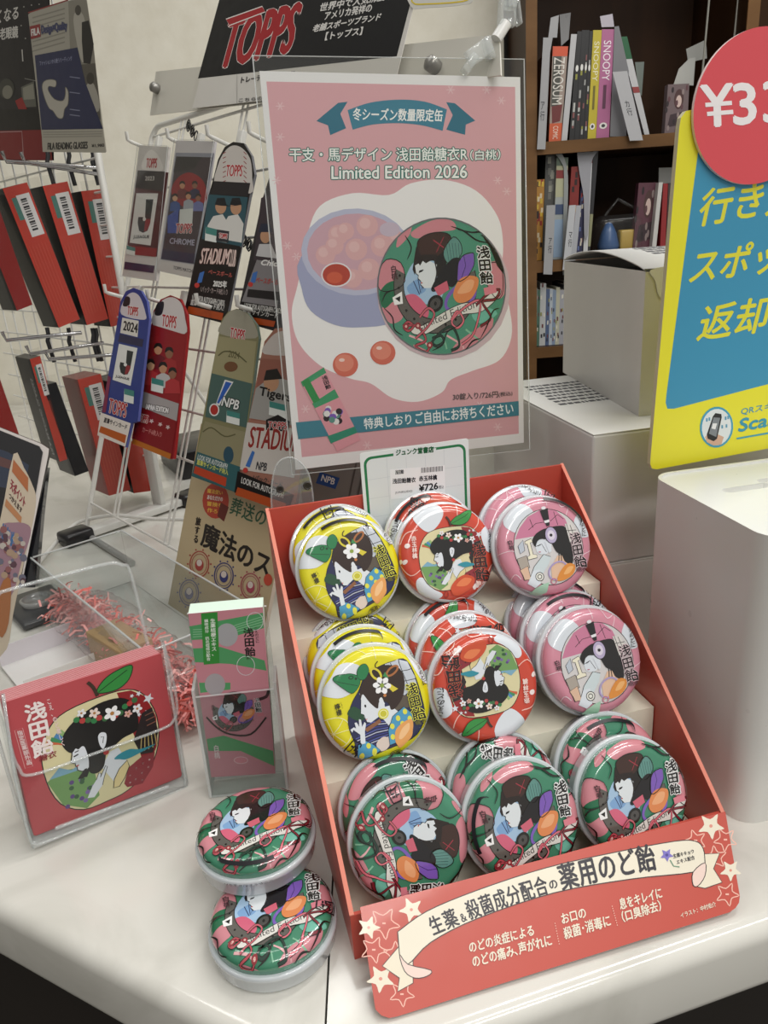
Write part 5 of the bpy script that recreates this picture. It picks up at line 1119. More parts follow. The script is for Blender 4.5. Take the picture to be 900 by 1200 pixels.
for x, y, c in ((338, 588, 'A8423C'), (490, 660, '3A3F78'), (655, 725, 'A8485A'), (275, 765, '6A668A')):
    a.line(circ(*c6(x, y), 11, 22, 15), 1.3, c, closed=True); a.line(circ(*c6(x, y), 8.8, 22, 12), .7, c, closed=True); a.circ(*c6(x, y + 5), 5, c, ry=7); a.circ(*c6(x, y - 8), 3.2, 'D8CCC4', ry=4)
    for i in range(10): a.circ(c6(x, y)[0] + 13.5 * math.cos(i * .63), c6(x, y)[1] + 17.5 * math.sin(i * .63), 1.1, c, n=6, same=i > 0)
a.circ(*c6(765, 685), 5, 'C04A34', ry=7)
o_ = [KP.q(235, 565), KP.q(197, 708)]; e_ = KP.q(236, 560)
b = MB(); b.prism([(o_[1][0], o_[1][1]), (o_[1][0] + .19, o_[1][1]), (o_[1][0] + .19, o_[1][1] + .21), (o_[1][0], o_[1][1] + .21)], -.004, 0, mat(EC, 'card'), mat('D8D0C0', 'paper'))
a.items = [(P, t_, c, k) for P, t_, c, k in a.items if all(o_[1][0] <= p[0] <= o_[1][0] + .19 and o_[1][1] < p[1] < o_[1][1] + .21 for p in P)]
b.art(a, None, 'card'); tag(b.build('booklet', None, KP.M), 'tan stamp booklet with black title leaning against the card rack', 'booklet')

# ================================================================ reading glasses rack
FPp = np.array([-.347, 1.138, 0]); FLd = nrm([-.68, .73, 0]); FN = nrm([-.73, -.68, 0]); Zv = np.array([0, 0, 1.])
FG = Plane(FPp, -FLd, Zv)                       # its grid: local x towards the post side
CHR = mat('B8B8BA', 'gloss', metal=.95)
fr = thing('glasses_rack', 'white wire rack holding red boxed reading glasses on chrome hooks', 'wire rack', FG.M)
b = MB(); b.tube([(0, .012, 0), (0, .80, 0), (-.02, .82, 0), (-.5, .82, 0)], .005, WIRE, 10); b.build('upright', fr, FG.M)
b = MB()
for z in np.arange(.08, .82, .042): b.tube([(0, z, 0), (-.55, z, 0)], .0016, WIRE, 6)
for x in np.arange(-.05, -.55, -.05): b.tube([(x, .03, 0), (x, .82, 0)], .0016, WIRE, 6)
b.build('wire_grid', fr, FG.M)
pA, pB = onz(82, 632, .008), onz(228, 582, .008); dAB = nrm(pB - pA)
b = MB(); M_ = frame(pA, dAB, z=(0, 0, 1)); L_ = np.linalg.norm(pB - pA)
b.box((0, -.011, -.004), (L_, .011, .006), mat('D2D2CE', 'satin'), .001); b.build('foot_bar', fr, M_)
for x in (-.012, L_ - .03):
    b = MB(); b.box((x, -.017, -.008), (x + .042, .017, .012), mat('17171A', 'satin'), .005); b.build('foot_cap', fr, M_)
b = MB(); pp = onz(187, 592, .01); b.box((-.014, -.004, 0), (.014, .004, .20), mat('D2D2CE', 'satin'), .001); b.build('flat_post', fr, frame(pp, -FLd, z=(0, 0, 1)))
SPl = Plane(FPp + FLd * .03, -FN, Zv)            # the plane the red spines lie in
def pt(pl, px, py, off=0): q_ = pl.q(px, py); return pl.o + pl.x * q_[0] + pl.y * q_[1] + pl.n * off
for z0, col, tips in ((None, .03, [((8, 189), (120, 197)), ((30, 190), (122, 205))]), (None, .03, [((8, 399), (96, 390)), ((36, 415), (122, 402)), ((58, 421), (132, 416))])):
    for (x0, y0), (x1, y1) in tips:
        b = MB(); p = pt(SPl, x0, y0, -.002); q_ = pt(SPl, x1, y1, -.002); b.tube([q_, p, p + Zv * .012 + FN * .003], .0026, CHR, 8); b.build('hook', fr, WLD)
for x0 in (65, 90, 118, 122):
    for yy in (188, 400):
        b = MB(); p = pt(SPl, x0, yy, -.02); b.tube([p + Zv * .018, p + Zv * .008, p + FN * .003, p - Zv * .03], .003, mat('4A4A4C', 'satin', metal=.8), 8); b.build('hanger', fr, WLD)
REDB = mat('B83A2C', 'card'); REDS = mat('8E1E1A', 'card'); DKB = mat('16161B', 'pack')
def gbox(q4, label, depth=.055, colside=DKB, bar=True, dark=False, film=True, off=0, word=None):
    P = [pt(SPl, *p, off) for p in q4]; back = FLd * depth
    t = thing('glasses_box', label, 'glasses box', Matrix.Translation(P[3]), 'boxed reading glasses on the chrome hooks')
    pl = Plane(SPl.o + SPl.n * off, SPl.x, SPl.y)
    c = [P[3], P[2], P[2] + back, P[3] + back, P[0], P[1], P[1] + back, P[0] + back]
    b = MB(); fs = [(0, 3, 2, 1), (4, 5, 6, 7), (1, 2, 6, 5), (2, 3, 7, 6)]; b.add(c, fs, colside); b.add(c, [(3, 0, 4, 7)], colside); b.add(c, [(0, 1, 5, 4)], DKB if dark == 'black' else REDS if dark else REDB)
    a = Art(pl.q, 1e-4); (ax, ay), (bx, by), (cx, cy), (dx, dy) = q4
    Q = lambda u, v: (ax + (bx - ax) * u + (dx - ax) * v + (ax - bx + cx - dx) * u * v, ay + (by - ay) * u + (dy - ay) * v + (ay - by + cy - dy) * u * v)
    if bar:
        a.poly([Q(.18, .08), Q(.42, .08), Q(.42, .24), Q(.18, .24)], '4A7A72'); a.poly([Q(.38, .07), Q(.92, .07), Q(.92, .37), Q(.38, .37)], 'D8D6D8')
        for i in range(13): a.poly([Q(.50, .10 + i * .018), Q(.74, .10 + i * .018), Q(.74, .108 + i * .018 + .006 * (i % 3 == 0)), Q(.50, .108 + i * .018 + .006 * (i % 3 == 0))], '2A2A2E', same=i > 0)
        for i in range(6): a.poly([Q(.12 + i * .13, .42), Q(.15 + i * .13, .42), Q(.15 + i * .13, .93), Q(.12 + i * .13, .93)], 'C4503E', same=i > 0)
    if word:
        WP = Plane(P[0], FLd * -1, P[0] - P[3]); h = np.linalg.norm(P[0] - P[3])
        v_, f_ = text2d(word); xs = [p[0] for p in v_]; w_ = max(xs) - min(xs)
        b.add([P[3] + (P[0] - P[3]) * (.06 + .75 * (p[0] - min(xs)) / w_) + FLd * (.008 + .011 * (1 - p[1])) + FN * .0006 for p in v_], f_, mat('C8C8CC', 'print'))
    b.art(a, lambda x, y, o: tuple(pl.o + pl.x * x + pl.y * y + pl.n * o), 'card'); b.build('carton', t, WLD)
    if film:
        b = MB(); o2 = [x + SPl.n * .002 for x in (P[0] + Zv * .012, P[1] + Zv * .012, P[2], P[3])]; 
        b.add(o2, [(0, 1, 2, 3)], FILM); b.add([P[0] + FN * .003 + Zv * .012, P[3] + FN * .003 - Zv * .004, P[3] + FN * .003 + back, P[0] + FN * .003 + back + Zv * .012], [(0, 1, 2, 3)], FILM); b.build('clear_bag', t, WLD)
    return t
gbox([(3, 221), (31.6, 213.6), (93.6, 374), (69, 384)], 'red reading glasses box on the upper hooks, third from the grid, big bar code')
gbox([(50, 218), (79, 212.5), (127, 373.5), (102, 381)], 'red reading glasses box on the upper hooks between two others')
gbox([(95, 224), (124, 221), (152, 378), (130, 383)], 'red reading glasses box on the upper hooks, next to the wire grid')
gbox([(-30, 235), (-6, 230), (38, 357), (20, 364)], 'dark red reading glasses box at the outer end of the upper hooks', dark=True, bar=False)
gbox([(35, 421), (47, 417), (79, 538), (70, 541)], 'reading glasses box on the lower hooks with white words down its dark face', word='FILA READING GLASSES')
gbox([(91, 445), (118, 438), (153, 574), (128, 581)], 'red reading glasses box on the lower hooks with a bar code, beside the rack pole', colside=REDS)
gbox([(127, 447), (152, 440), (187, 574), (157, 578)], 'red reading glasses box on the lower hooks, half hidden by the card packs', bar=False)
gbox([(-26, 425), (-8, 421), (26, 520), (8, 528)], 'dark reading glasses box on the lower hooks above the tablet', dark=True, bar=False, colside=mat('2A2A2E', 'pack'))
gbox([(50, 452), (66, 448), (104, 552), (88, 558)], 'black spectacles box in a clear bag between two red edged boxes, lower hooks', dark='black', bar=False, colside=mat('2A2A2E', 'pack'))
# picture card and banner at the top
IC = Plane(FPp + FN * .075, -FLd, Zv); c7 = lambda x, y: (x * .2, y * .2)
a = Art(IC.q, 6e-5)
a.poly(S(c7, (170, 85), (395, 10), (400, 280), (205, 325)), 'A7A396'); a.line(S(c7, (165, 75), (400, 0)), 1.5, '8A2A2A')
for i in range(8): a.line(S(c7, (190, 105 + i * 28), (380, 50 + i * 28)), 1.6, '8A877C', same=i > 0)
a.poly(S(c7, (400, 8), (505, -15), (545, 230), (590, 660), (590, 760), (500, 760), (455, 280), (410, 285)), '8A867A')
a.blob(S(c7, (430, 120), (460, 60), (500, 130), (500, 340), (470, 340)), 'B0ACA0', n=3); a.poly(S(c7, (480, 130), (520, 120), (550, 260), (530, 375), (490, 370), (480, 240)), '23211E'); a.circ(*c7(458, 60), 3.6, '4A463E', ry=6)
a.poly(S(c7, (460, 380), (560, 370), (590, 700), (515, 700)), '5A564C'); a.blob(S(c7, (500, 520), (540, 480), (575, 560), (580, 650), (510, 650)), 'A5A196', n=3); a.circ(*c7(530, 460), 4.5, '3A362E', ry=7)
a.poly(S(c7, (175, 155), (235, 140), (240, 215), (182, 230)), '8A2226'); a.text('FILA', c7(186, 212), c7(234, 200), c7(184, 172), 'D8D6D2', .3); a.text('Design×Quality', c7(246, 212), c7(395, 185), c7(243, 150), '3A3F62', .5)
a.poly(S(c7, (205, 325), (455, 278), (500, 480), (605, 755), (245, 760)), '22284C'); a.text('ファッションから使うリーディング', c7(235, 385), c7(425, 355), c7(232, 358), '8A8EA8', .1)
gl = S(c7, (248, 510), (262, 475), (300, 465), (330, 475), (325, 510), (290, 505), (285, 530), (320, 580), (370, 590), (385, 550), (385, 510), (402, 540), (400, 610), (380, 640), (370, 690), (340, 690), (312, 650), (290, 635), (265, 580))
a.blob(gl, 'B4B0A4', n=3); a.line(gl, .8, '6A675E', closed=True, smooth=3)
for y in (450, 540, 640, 672): a.line(S(c7, (410, y), (470, y + 8)), 1.2, '7A7E98')
a.poly(S(c7, (245, 762), (605, 755), (622, 895), (252, 890)), 'AEAA9C'); a.text('FILA READING GLASSES', c7(282, 878), c7(515, 870), c7(282, 838), '23221F', .35); a.text('¥1,980', c7(540, 866), c7(612, 862), c7(540, 845), '23221F', .2)
for i in range(3): a.line(S(c7, (255, 775 + i * 14), (600, 770 + i * 14)), 1, '8E8B80', same=i > 0)
b = MB(); b.prism([IC.q(*p) for p in ((33, 17), (37, 14), (98, -5), (101, 0), (124, 178), (51, 178))], -.001, 0, mat('A7A396', 'card')); b.art(a, None, 'card')
tag(b.build('picture_card', None, IC.M), 'navy and cream card with a white spectacle frame picture atop the glasses rack', 'header card')
BN = Plane(FPp + FN * .03, -FLd, Zv); a = Art(BN.q, 6e-5)
a.text('よくなる', (-14, 30), (21, 22), (-13, 15), 'C8C6C0', .3); a.text('老眼鏡', (0, 47), (21, 44), (0, 33), 'C8C6C0', .3)
for x, y in ((28, 8), (37, 6), (46, 5), (30, 45), (25, 30)): a.circ(x, y, .8, 'A8A6A0', n=8)
a.line([(26, 58), (27, 72)], 1.4, 'B8B6B0'); a.line([(29, 92), (48, 96)], .8, '8A8882')
a.circ(8, 104, 9, '3A3A34', ry=12); a.circ(9, 108, 6, '7A786C', ry=8); a.poly([(25, 102), (40, 95), (43, 125), (27, 126)], '5E5E56'); a.poly([(27, 103), (39, 98), (41, 116), (28, 117)], '8A897C'); a.poly([(18, 118), (26, 114), (32, 128), (22, 128)], '8E1E20')
a.poly([(-40, 128), (48, 128), (49, 152), (-40, 152)], '0E0C0E'); a.poly([(-40, 154), (58, 152), (62, 188), (-40, 186)], '7A1218'); a.line([(-40, 156), (26, 154), (28, 186)], 1, 'A8888A')
b = MB(); b.prism([BN.q(*p) for p in ((-60, -60), (54, -60), (57, 5), (62, 188), (-60, 188))], -.0015, 0, mat('1C1A1E', 'pack')); b.art(a, None, 'pack')
tag(b.build('banner_board', None, BN.M), 'black glossy banner with white lettering over a dark red strip, beside the picture card', 'banner')

# ================================================================ tablet with a leaflet before it
TPc = onplane(40, 600, (-.36, .80, .06), (.15, -1, .25)); TB = Plane(TPc, (.99, .12, 0.03), (-.02, .28, .96))
tb = thing('tablet', 'black screened tablet with a white rim at the edge of the counter', 'tablet', TB.M)
tq = [TB.q(*p) for p in ((-80, 470), (48, 520), (57, 526), (56, 534), (24, 690), (-110, 660))]
b = MB(); b.prism(tq, -.008, -.0012, mat('D8D2CE', 'satin'), mat('1A1A1E', 'satin')); b.build('case', tb, TB.M)
sq = [TB.q(*p) for p in ((-80, 472), (46, 523), (50, 530), (23, 688), (-110, 655))]
b = MB(); b.prism(sq, -.0012, 0, mat('17171B', 'gloss')); a = Art(TB.q, 5e-5); a.poly([(-60, 505), (10, 530), (34, 545), (28, 575), (-70, 560)], '2A3346'); a.poly([(0, 535), (22, 543), (20, 552), (-4, 545)], '5A3A38'); b.art(a, None, 'gloss'); b.build('screen', tb, TB.M)
b = MB(); b.prism([TB.q(*p) for p in ((52, 548), (46, 600), (38, 690), (20, 690), (30, 560))], -.02, -.009, mat('14161C', 'gloss')); b.build('back_stand', tb, TB.M)
LFp = Plane((-.262, .58, .06), (.97, .22, 0), (-.03, .12, .99)); a = Art(LFp.q, 4e-5); f8 = lambda x, y: (x * .25556, 500 + y * .25556)
lo_ = S(f8, (62, 125), (110, 190), (145, 260), (165, 330), (150, 440), (110, 620), (60, 860), (30, 1020), (-60, 1040), (-60, 560), (0, 430))
a.poly(S(f8, (62, 150), (130, 235), (128, 300), (55, 205)), 'B06A42'); a.text('天ポイント', f8(46, 285), f8(112, 375), f8(52, 235), '8A2A3A', .3); a.text('つかえます', f8(40, 325), f8(98, 400), f8(44, 300), '3A2A26', .2)
a.poly(S(f8, (28, 330), (100, 415), (96, 445), (22, 362)), 'B8825A'); a.blob(S(f8, (0, 480), (60, 440), (130, 450), (140, 500), (100, 620), (60, 760), (0, 800)), '9A7A86', n=3); a.text('はじめよう', f8(8, 520), f8(100, 600), f8(14, 440), '3A6A9A', .5)
for i in range(48): a.circ(*f8(rnd.random() * 110, 470 + rnd.random() * 260), 2 + rnd.random() * 2.5, ['8A5A5A', '6A6A7A', 'B8B0A8', '5A404A', 'A8907A'][i % 5], n=8)
a.blob(S(f8, (0, 740), (50, 700), (40, 900), (0, 960)), 'A5693E', n=3)
a.items = [(P, t_, c, k) for P, t_, c, k in a.items]
def bend(x, y, o): return (x, y, .35 * max(0, x + .02) ** 2 * -8 + o)
b = MB(); lq = [LFp.q(*p) for p in spline(lo_, 3)]
pr, tr = refine(lq, [tuple(t) for t in tessellate_polygon([[Vector((x, y, 0)) for x, y in lq]])], .02)
b.add([bend(x, y, 0) for x, y in pr], tr, mat('C9BBA6', 'card'), True); b.add([bend(x, y, -.0006) for x, y in pr], [t[::-1] for t in tr], mat('C9BBA6', 'card'), True); b.art(a, lambda x, y, o: bend(x, y, .0002 + o), 'card')
tag(b.build('point_leaflet', None, LFp.M), 'curling cream leaflet with an orange band standing before the tablet', 'leaflet')

# ================================================================ clear acrylic case with packing inside
cA, cB, cF = onz(143, 621, .068), onz(300, 713, .068), onz(226, 812, .068); cD = cA + (cF - cB)
CXd = nrm(cB - cA); Lx = np.linalg.norm(cB - cA); CYd = np.array([-CXd[1], CXd[0], 0]); Ly = abs((cF - cB) @ CYd)
CO = np.array([cA[0], cA[1], 0]) - CYd * Ly
ca = thing('clear_case', 'low open clear acrylic case behind the leaflet holder, holding packing and a kraft box', 'acrylic case', frame(CO, CXd, CYd))
CMx = frame(CO, CXd, CYd)
for lo3, hi3 in (((0, 0, 0), (Lx, .002, .068)), ((0, Ly - .002, 0), (Lx, Ly, .068)), ((0, .002, 0), (.002, Ly - .002, .068)), ((Lx - .002, .002, 0), (Lx, Ly - .002, .068))):
    b = MB(); b.box(lo3, hi3, CLEAR); b.tube([(lo3[0] + .001, lo3[1] + .001, .068), (hi3[0] - .001, hi3[1] - .001, .068)] if True else [], .0011, EDGE, 6); b.build('case_wall', ca, CMx)
b = MB(); b.box((.002, .002, 0), (Lx - .002, Ly - .002, .0015), CLEAR); b.build('case_floor', ca, CMx)
# the filler bag: crumpled pink strands in a clear bag
fb = thing('filler_bag', 'clear bag of crumpled pink paper filler lying in the acrylic case', 'bag of filler', Matrix.Translation(onz(140, 745, .02)))
pp = [onz(72, 700, .03), onz(110, 718, .034), onz(160, 758, .034), onz(205, 795, .030), onz(228, 818, .024)]
sp_ = [np.array(p) for p in spline([tuple(p) for p in pp], 12, False)]
b = MB(); rnd.seed(5); PINKS = [mat('F0A8A4', 'paper'), mat('E8908C', 'paper'), mat('F4BDB8', 'paper'), mat('EC7A70', 'paper')]
for i in range(1900):
    c = sp_[int(rnd.random() ** .8 * (len(sp_) - 1))]; rr = .018 * (.5 + .5 * rnd.random())
    c = c + np.array([rnd.gauss(0, .011), rnd.gauss(0, .011), rnd.gauss(-.007, .007)]); c[2] = max(c[2], .006)
    d1 = nrm([rnd.gauss(0, 1), rnd.gauss(0, 1), rnd.gauss(0, .5)]); d2 = nrm(np.cross(d1, [rnd.gauss(0, 1), rnd.gauss(0, 1), rnd.gauss(0, 1)])); l_ = .005 + rnd.random() * .007
    q_ = [c - d1 * l_ - d2 * .0011, c - d1 * l_ + d2 * .0011, c + np.array([0, 0, .003]) + d2 * .0011, c + np.array([0, 0, .003]) - d2 * .0011, c + d1 * l_ + d2 * .0011, c + d1 * l_ - d2 * .0011]
    q_ = [np.array([x[0], x[1], max(x[2], .003)]) for x in q_]
    b.add(q_, [(0, 1, 2, 3), (3, 2, 4, 5)], PINKS[i % 4])
o = b.build('paper_strands', fb, WLD); o['kind'] = 'stuff'
b = MB(); n = 14; vs = []
for i, c in enumerate(sp_):
    k = len(sp_) - 1; e = min(i, k - i) / k; r = .030 * (min(1, e * 5 + .15)); t = nrm(sp_[min(i + 1, k)] - sp_[max(i - 1, 0)]); sd = nrm(np.cross(t, Zv))
    for j in range(n):
        an = 2 * PI * j / n; q_ = c + sd * r * 1.15 * math.cos(an) * (1 + .1 * rnd.random()) + Zv * (r * .62 * math.sin(an) * (1 + .15 * rnd.random()) - .006); vs.append((q_[0], q_[1], max(q_[2], .0025)))
b.add(vs, [(i * n + j, i * n + (j + 1) % n, (i + 1) * n + (j + 1) % n, (i + 1) * n + j) for i in range(len(sp_) - 1) for j in range(n)], clear('bag_film', 'FAF8F7', 1.3, .08, .1, graze=.35), True); b.build('clear_film', fb, WLD)
# kraft box
ktop = .045; k3 = [onz(*p, ktop) for p in ((100, 740), (135, 725), (169, 752))]; kx = nrm(k3[1] - k3[0]); ky = np.array([-kx[1], kx[0], 0]); lx_ = np.linalg.norm(k3[1] - k3[0]); ly_ = np.linalg.norm(k3[2] - k3[1])
b = MB(); b.box((0, -ly_, .002), (lx_ * 1.05, 0, ktop), two_tone('kraft_board', 'A98A60', 'B4966C', 60, .7), .0008); b.box((lx_ * .48, -ly_ - .0002, ktop), (lx_ * .5, 0, ktop + .0002), mat('8E7048', 'paper'))
tag(b.build('kraft_box', None, frame((k3[0][0], k3[0][1], 0), kx, ky)), 'small brown kraft box in the acrylic case behind the red leaflets', 'box')
tr0 = onz(100, 775, .004); b = MB(); tw, td = .085, .10
MT = frame(np.array([onz(55, 760, .004)[0], onz(55, 760, .004)[1], .002]), CXd, CYd)
b.box((0, -.045, 0), (tw, .06, .0015), mat('E4E2E0', 'card')); b.box((0, .058, .0015), (tw, .06, .022), mat('E4E2E0', 'card')); b.box((0, -.045, .0015), (.0015, .058, .022), mat('DCD6DC', 'card')); b.box((tw - .0015, -.045, .0015), (tw, .058, .022), mat('E4E2E0', 'card'))
tag(b.build('paper_tray', None, MT), 'white folded paper tray beside the kraft box in the acrylic case', 'tray')
dk = onz(45, 712, .004); b = MB(); b.box((-.045, -.03, .002), (.045, .03, .010), mat('3A3A3C', 'satin'), .003); b.lathe([(.016, .010), (.018, .016), (.015, .017), (.013, .012), (0, .0115)], mat('9A9A98', 'gloss'), 28)
tag(b.build('coin_dish', None, frame((dk[0], dk[1], 0), CXd, CYd)), 'dark tray with a round pale dish seen through the clear holder', 'tray')
bk_ = onz(215, 575, 0); b = MB(); b.box((-.06, -.04, 0), (.10, .10, .05), mat('17171A', 'satin'), .004)
tag(b.build('black_case', None, yawM(bk_[0] + .02, bk_[1] + .12, .0, .5)), 'black case on the counter behind the card rack feet', 'case')

# ================================================================ bookshelf behind
SY = 1.9; WOOD = two_tone('dark_walnut', '2A1A0E', '3E2716', 9, .45, (1, 1, .2)); WOODE = two_tone('walnut_edge', '5A4027', '735436', 14, .45, (.3, 1, 1))
xl = ony(629, 60, SY)[0]
bs = thing('bookshelf', 'dark wooden bookshelf with pale edges, standing behind the white cartons', 'bookshelf', Matrix.Translation((xl, SY, -.9)))
def sbox(name, lo, hi, edge=None):
    b = MB(); b.box(lo, hi, WOOD); b.box((lo[0], lo[1] - .004, lo[2]), (hi[0], lo[1], hi[2]), WOODE); b.build(name, bs, WLD)
ZS = [.5400, .285, .083]
sbox('side_panel', (xl - .024, SY, -.9), (xl, SY + .30, 1.5)); xr = ony(882, 20, SY)[0]
sbox('divider', (xr - .013, SY, -.9), (xr + .013, SY + .30, 1.5))
for i, z in enumerate(ZS): sbox('shelf_board', (xl, SY + .002, z - .026), (xr - .013, SY + .30, z))
sbox('shelf_board', (xr + .013, SY + .002, .40), (xr + .5, SY + .3, .426)); sbox('shelf_board', (xl, SY + .002, -.16), (xr - .013, SY + .3, -.134)); sbox('shelf_board', (xl, SY + .002, 1.0), (xr - .013, SY + .3, 1.026))
b = MB(); b.box((xl, SY + .30, -.9), (xr + .5, SY + .31, 1.5), WOOD); b.build('back_board', bs, WLD)
b = MB()
for px in (833, 867): p = ony(px, 10, SY + .05); b.tube([(p[0], p[1], 1.0), (p[0] - .01, p[1], .62)], .0025, mat('8A8880', 'satin'), 6)
b.build('hanging_cable', bs, WLD)
c8 = lambda x, y: (600 + x * .24444, y * .24444); c9 = lambda x, y: (603.5 + x * .24444, 160 + y * .24444)
def book(q4, zb, col, label, group, deco=None, depth=.17, y=SY + .02, name='book', cat='book', pages='CFC8B8', fin='card'):
    """q4: spine corners as seen (top two, then bottom right, bottom left); the foot stands on the board."""
    P = [ony(*p, y) for p in q4]; dz = (P[2][2] + P[3][2]) / 2 - zb
    P = [p - np.array([0, 0, dz]) for p in P]; P[2][2] = P[3][2] = zb + .0005
    t = thing(name, label, cat, Matrix.Translation(P[3]), group)
    bk = np.array([0, depth, 0]); c = [P[3], P[2], P[2] + bk, P[3] + bk, P[0], P[1], P[1] + bk, P[0] + bk]
    b = MB(); m = mat(col, fin); b.add(c, [(0, 1, 5, 4), (3, 0, 4, 7), (1, 2, 6, 5)], m)
    if deco:
        a = Art(lambda u, v: (u, v), 1e-4); deco(a)
        def mp(u, v, o):
            q_ = P[0] * (1 - u) * (1 - v) + P[1] * u * (1 - v) + P[2] * u * v + P[3] * (1 - u) * v; return (q_[0], q_[1] - o - .0002, q_[2])
        b.art(a, mp, 'card')
    b.build('cover', t, WLD)
    b = MB(); b.add(c, [(4, 5, 6, 7), (2, 3, 7, 6), (0, 3, 2, 1)], mat(pages, 'paper')); b.build('pages', t, WLD)
def rot_text(a, st, u0, u1, v0, v1, c, bold=0, out=None, ow=0):
    """lettering running down a spine"""
    v, f = text2d(st); xs = [p[0] for p in v]; ys = [p[1] for p in v]; W2 = max(xs) - min(xs); H2 = max(ys) - min(ys)
    a.k += 1; a.items.append(([(u1 - (p[1] - min(ys)) / H2 * 0 - (1 - (p[1] - min(ys)) / H2) * (u1 - u0), v0 + (p[0] - min(xs)) / W2 * (v1 - v0)) for p in v], f, c, a.k))
def bands(cols):
    def f(a):
        for v0, v1, c in cols: a.poly([(0, v0), (1, v0), (1, v1), (0, v1)], c)
    return f
G_U, G_M, G_L = 'books on the upper shelf', 'books on the middle shelf', 'books on the lower shelf'
def dz_(a):
    a.poly([(0, 0), (1, 0), (1, .10), (0, .10)], 'C8502E'); a.poly([(0, .10), (1, .1), (1, .8), (0, .8)], '9A8A80'); a.poly([(.05, .1), (.62, .1), (.62, .62), (.05, .62)], '4A4A44'); rot_text(a, 'ZEROSUM', .12, .85, .11, .6, 'D8D4CC'); a.poly([(.1, .62), (.9, .6), (.8, .78), (.2, .8)], '6A2A2A'); a.poly([(0, .8), (1, .8), (1, 1), (0, 1)], 'C85A34'); rot_text(a, 'COMIC', .3, .7, .83, .97, 'E6D8C8')
book(S(c8, (196, 178), (270, 178), (235, 640), (176, 640)), ZS[0], '8A5A48', 'orange and grey magazine with big pale letters down its spine', G_U, dz_, .2)
for i, (x0, x1, x2, x3, yt) in enumerate(((314, 336, 298, 274, 128), (337, 358, 322, 299, 124), (358, 372, 342, 323, 126), (373, 388, 360, 343, 132))):
    def bd(a, i=i):
        rnd.seed(20 + i)
        for k in range(8): v = .2 + rnd.random() * .7; a.poly([(.3, v), (.7, v), (.7, v + .05), (.3, v + .05)], ['8A8A3A', 'B0B0AC', '7A4A4A', '9A9A98'][k % 4])
        a.circ(.5, .33, .3, 'D8D8D4', ry=.03)
    book(S(c8, (x0, yt), (x1, yt), (x2, 655), (x3, 655)), ZS[0], '1E1E20', 'black spined book on the upper shelf, %s of four between grey divider and yellow book' % ('first', 'second', 'third', 'last')[i], G_U, bd, .18)
def sny(cl, tx):
    def f(a): rot_text(a, 'SNOOPY', .2, .8, .10, .46, tx); a.poly([(.35, .5), (.6, .5), (.6, .72), (.35, .72)], cl); a.circ(.5, .88, .3, 'E0DCD8', ry=.03); a.circ(.5, .88, .15, '3A3A3C', ry=.016)
    return f
book(S(c8, (390, 130), (431, 130), (402, 655), (362, 655)), ZS[0], 'B8A82E', 'yellow spined book beside the pink one on the upper shelf', G_U, sny('6A6020', 'E4E0C0'), .2)
book(S(c8, (432, 130), (491, 130), (465, 655), (403, 655)), ZS[0], 'A8628A', 'pink spined book with white letters on the upper shelf', G_U, sny('5A3048', 'EAE0E6'), .2)
book(S(c8, (512, 170), (552, 168), (660, 640), (636, 645)), ZS[0], 'B8B8BA', 'thin book with a green top leaning over on the upper shelf', G_U, bands([(0, .22, '1E5A38'), (.5, .56, '8A3A3A')]), .17)
GREY = mat('9A9A9C', 'satin'); 
def divider(pts, y, label, mark=None, f=c8, m=None, th=.0012, zb=None):
    pl = Plane((0, y, 0), (1, 0, 0), (0, 0, 1)); q_ = [pl.q(*f(*p)) for p in pts]
    if zb is not None:
        d = min(p[1] for p in q_) - zb; q_ = [(p[0], p[1] - d) for p in q_]
    a = Art(lambda x, y: pl.q(*f(x, y)), 2e-4)
    if mark: a.vtext(mark[0], *mark[1], '4A4A4E', .3)
    b = MB(); b.prism(q_, -th, 0, m or GREY); b.art(a)
    tag(b.build('shelf_divider', None, pl.M), label, 'shelf divider', 'plastic index dividers')
divider([(150, 180), (186, 180), (160, 716), (120, 716)], SY - .012, 'grey index divider hanging over the upper shelf beside the dark upright', ('ア行', ((136, 480), (158, 480), (134, 580))))
divider([(186, 85), (225, 72), (216, 180), (195, 180), (170, 330), (155, 330)], SY + .012, 'grey plastic sheet rising behind the orange spined magazine', zb=None)
divider([(228, 70), (282, 60), (272, 180), (250, 660), (240, 300)], SY + .23, 'tall grey sheet standing behind the magazines', zb=None)
divider([(284, 142), (312, 142), (264, 655), (237, 655)], SY + .016, 'pale grey divider between the magazine and the black books', m=mat('B4B4B6', 'satin'), zb=ZS[0] + .0005)
divider([(422, 78), (482, 66), (490, 128), (430, 130)], SY + .10, 'white paper slip poking up behind the pink and yellow books', m=mat('B9B4BE', 'paper'))
divider([(492, 128), (512, 125), (560, 340), (548, 655), (470, 655)], SY + .018, 'dark grey divider sheet leaning against the pink book', m=mat('76767A', 'satin'), zb=ZS[0] + .0005)
divider([(482, 345), (552, 340), (628, 672), (565, 675)], SY - .014, 'pale hanging divider with two characters, leaning beside the pink book', ('カ行', ((534, 480), (560, 478), (556, 556))), m=mat('ABABAE', 'satin'))
divider([(590, 298), (634, 296), (622, 460), (606, 440)], SY + .2, 'grey card standing alone behind the leaning divider', m=mat('77807A', 'satin'))
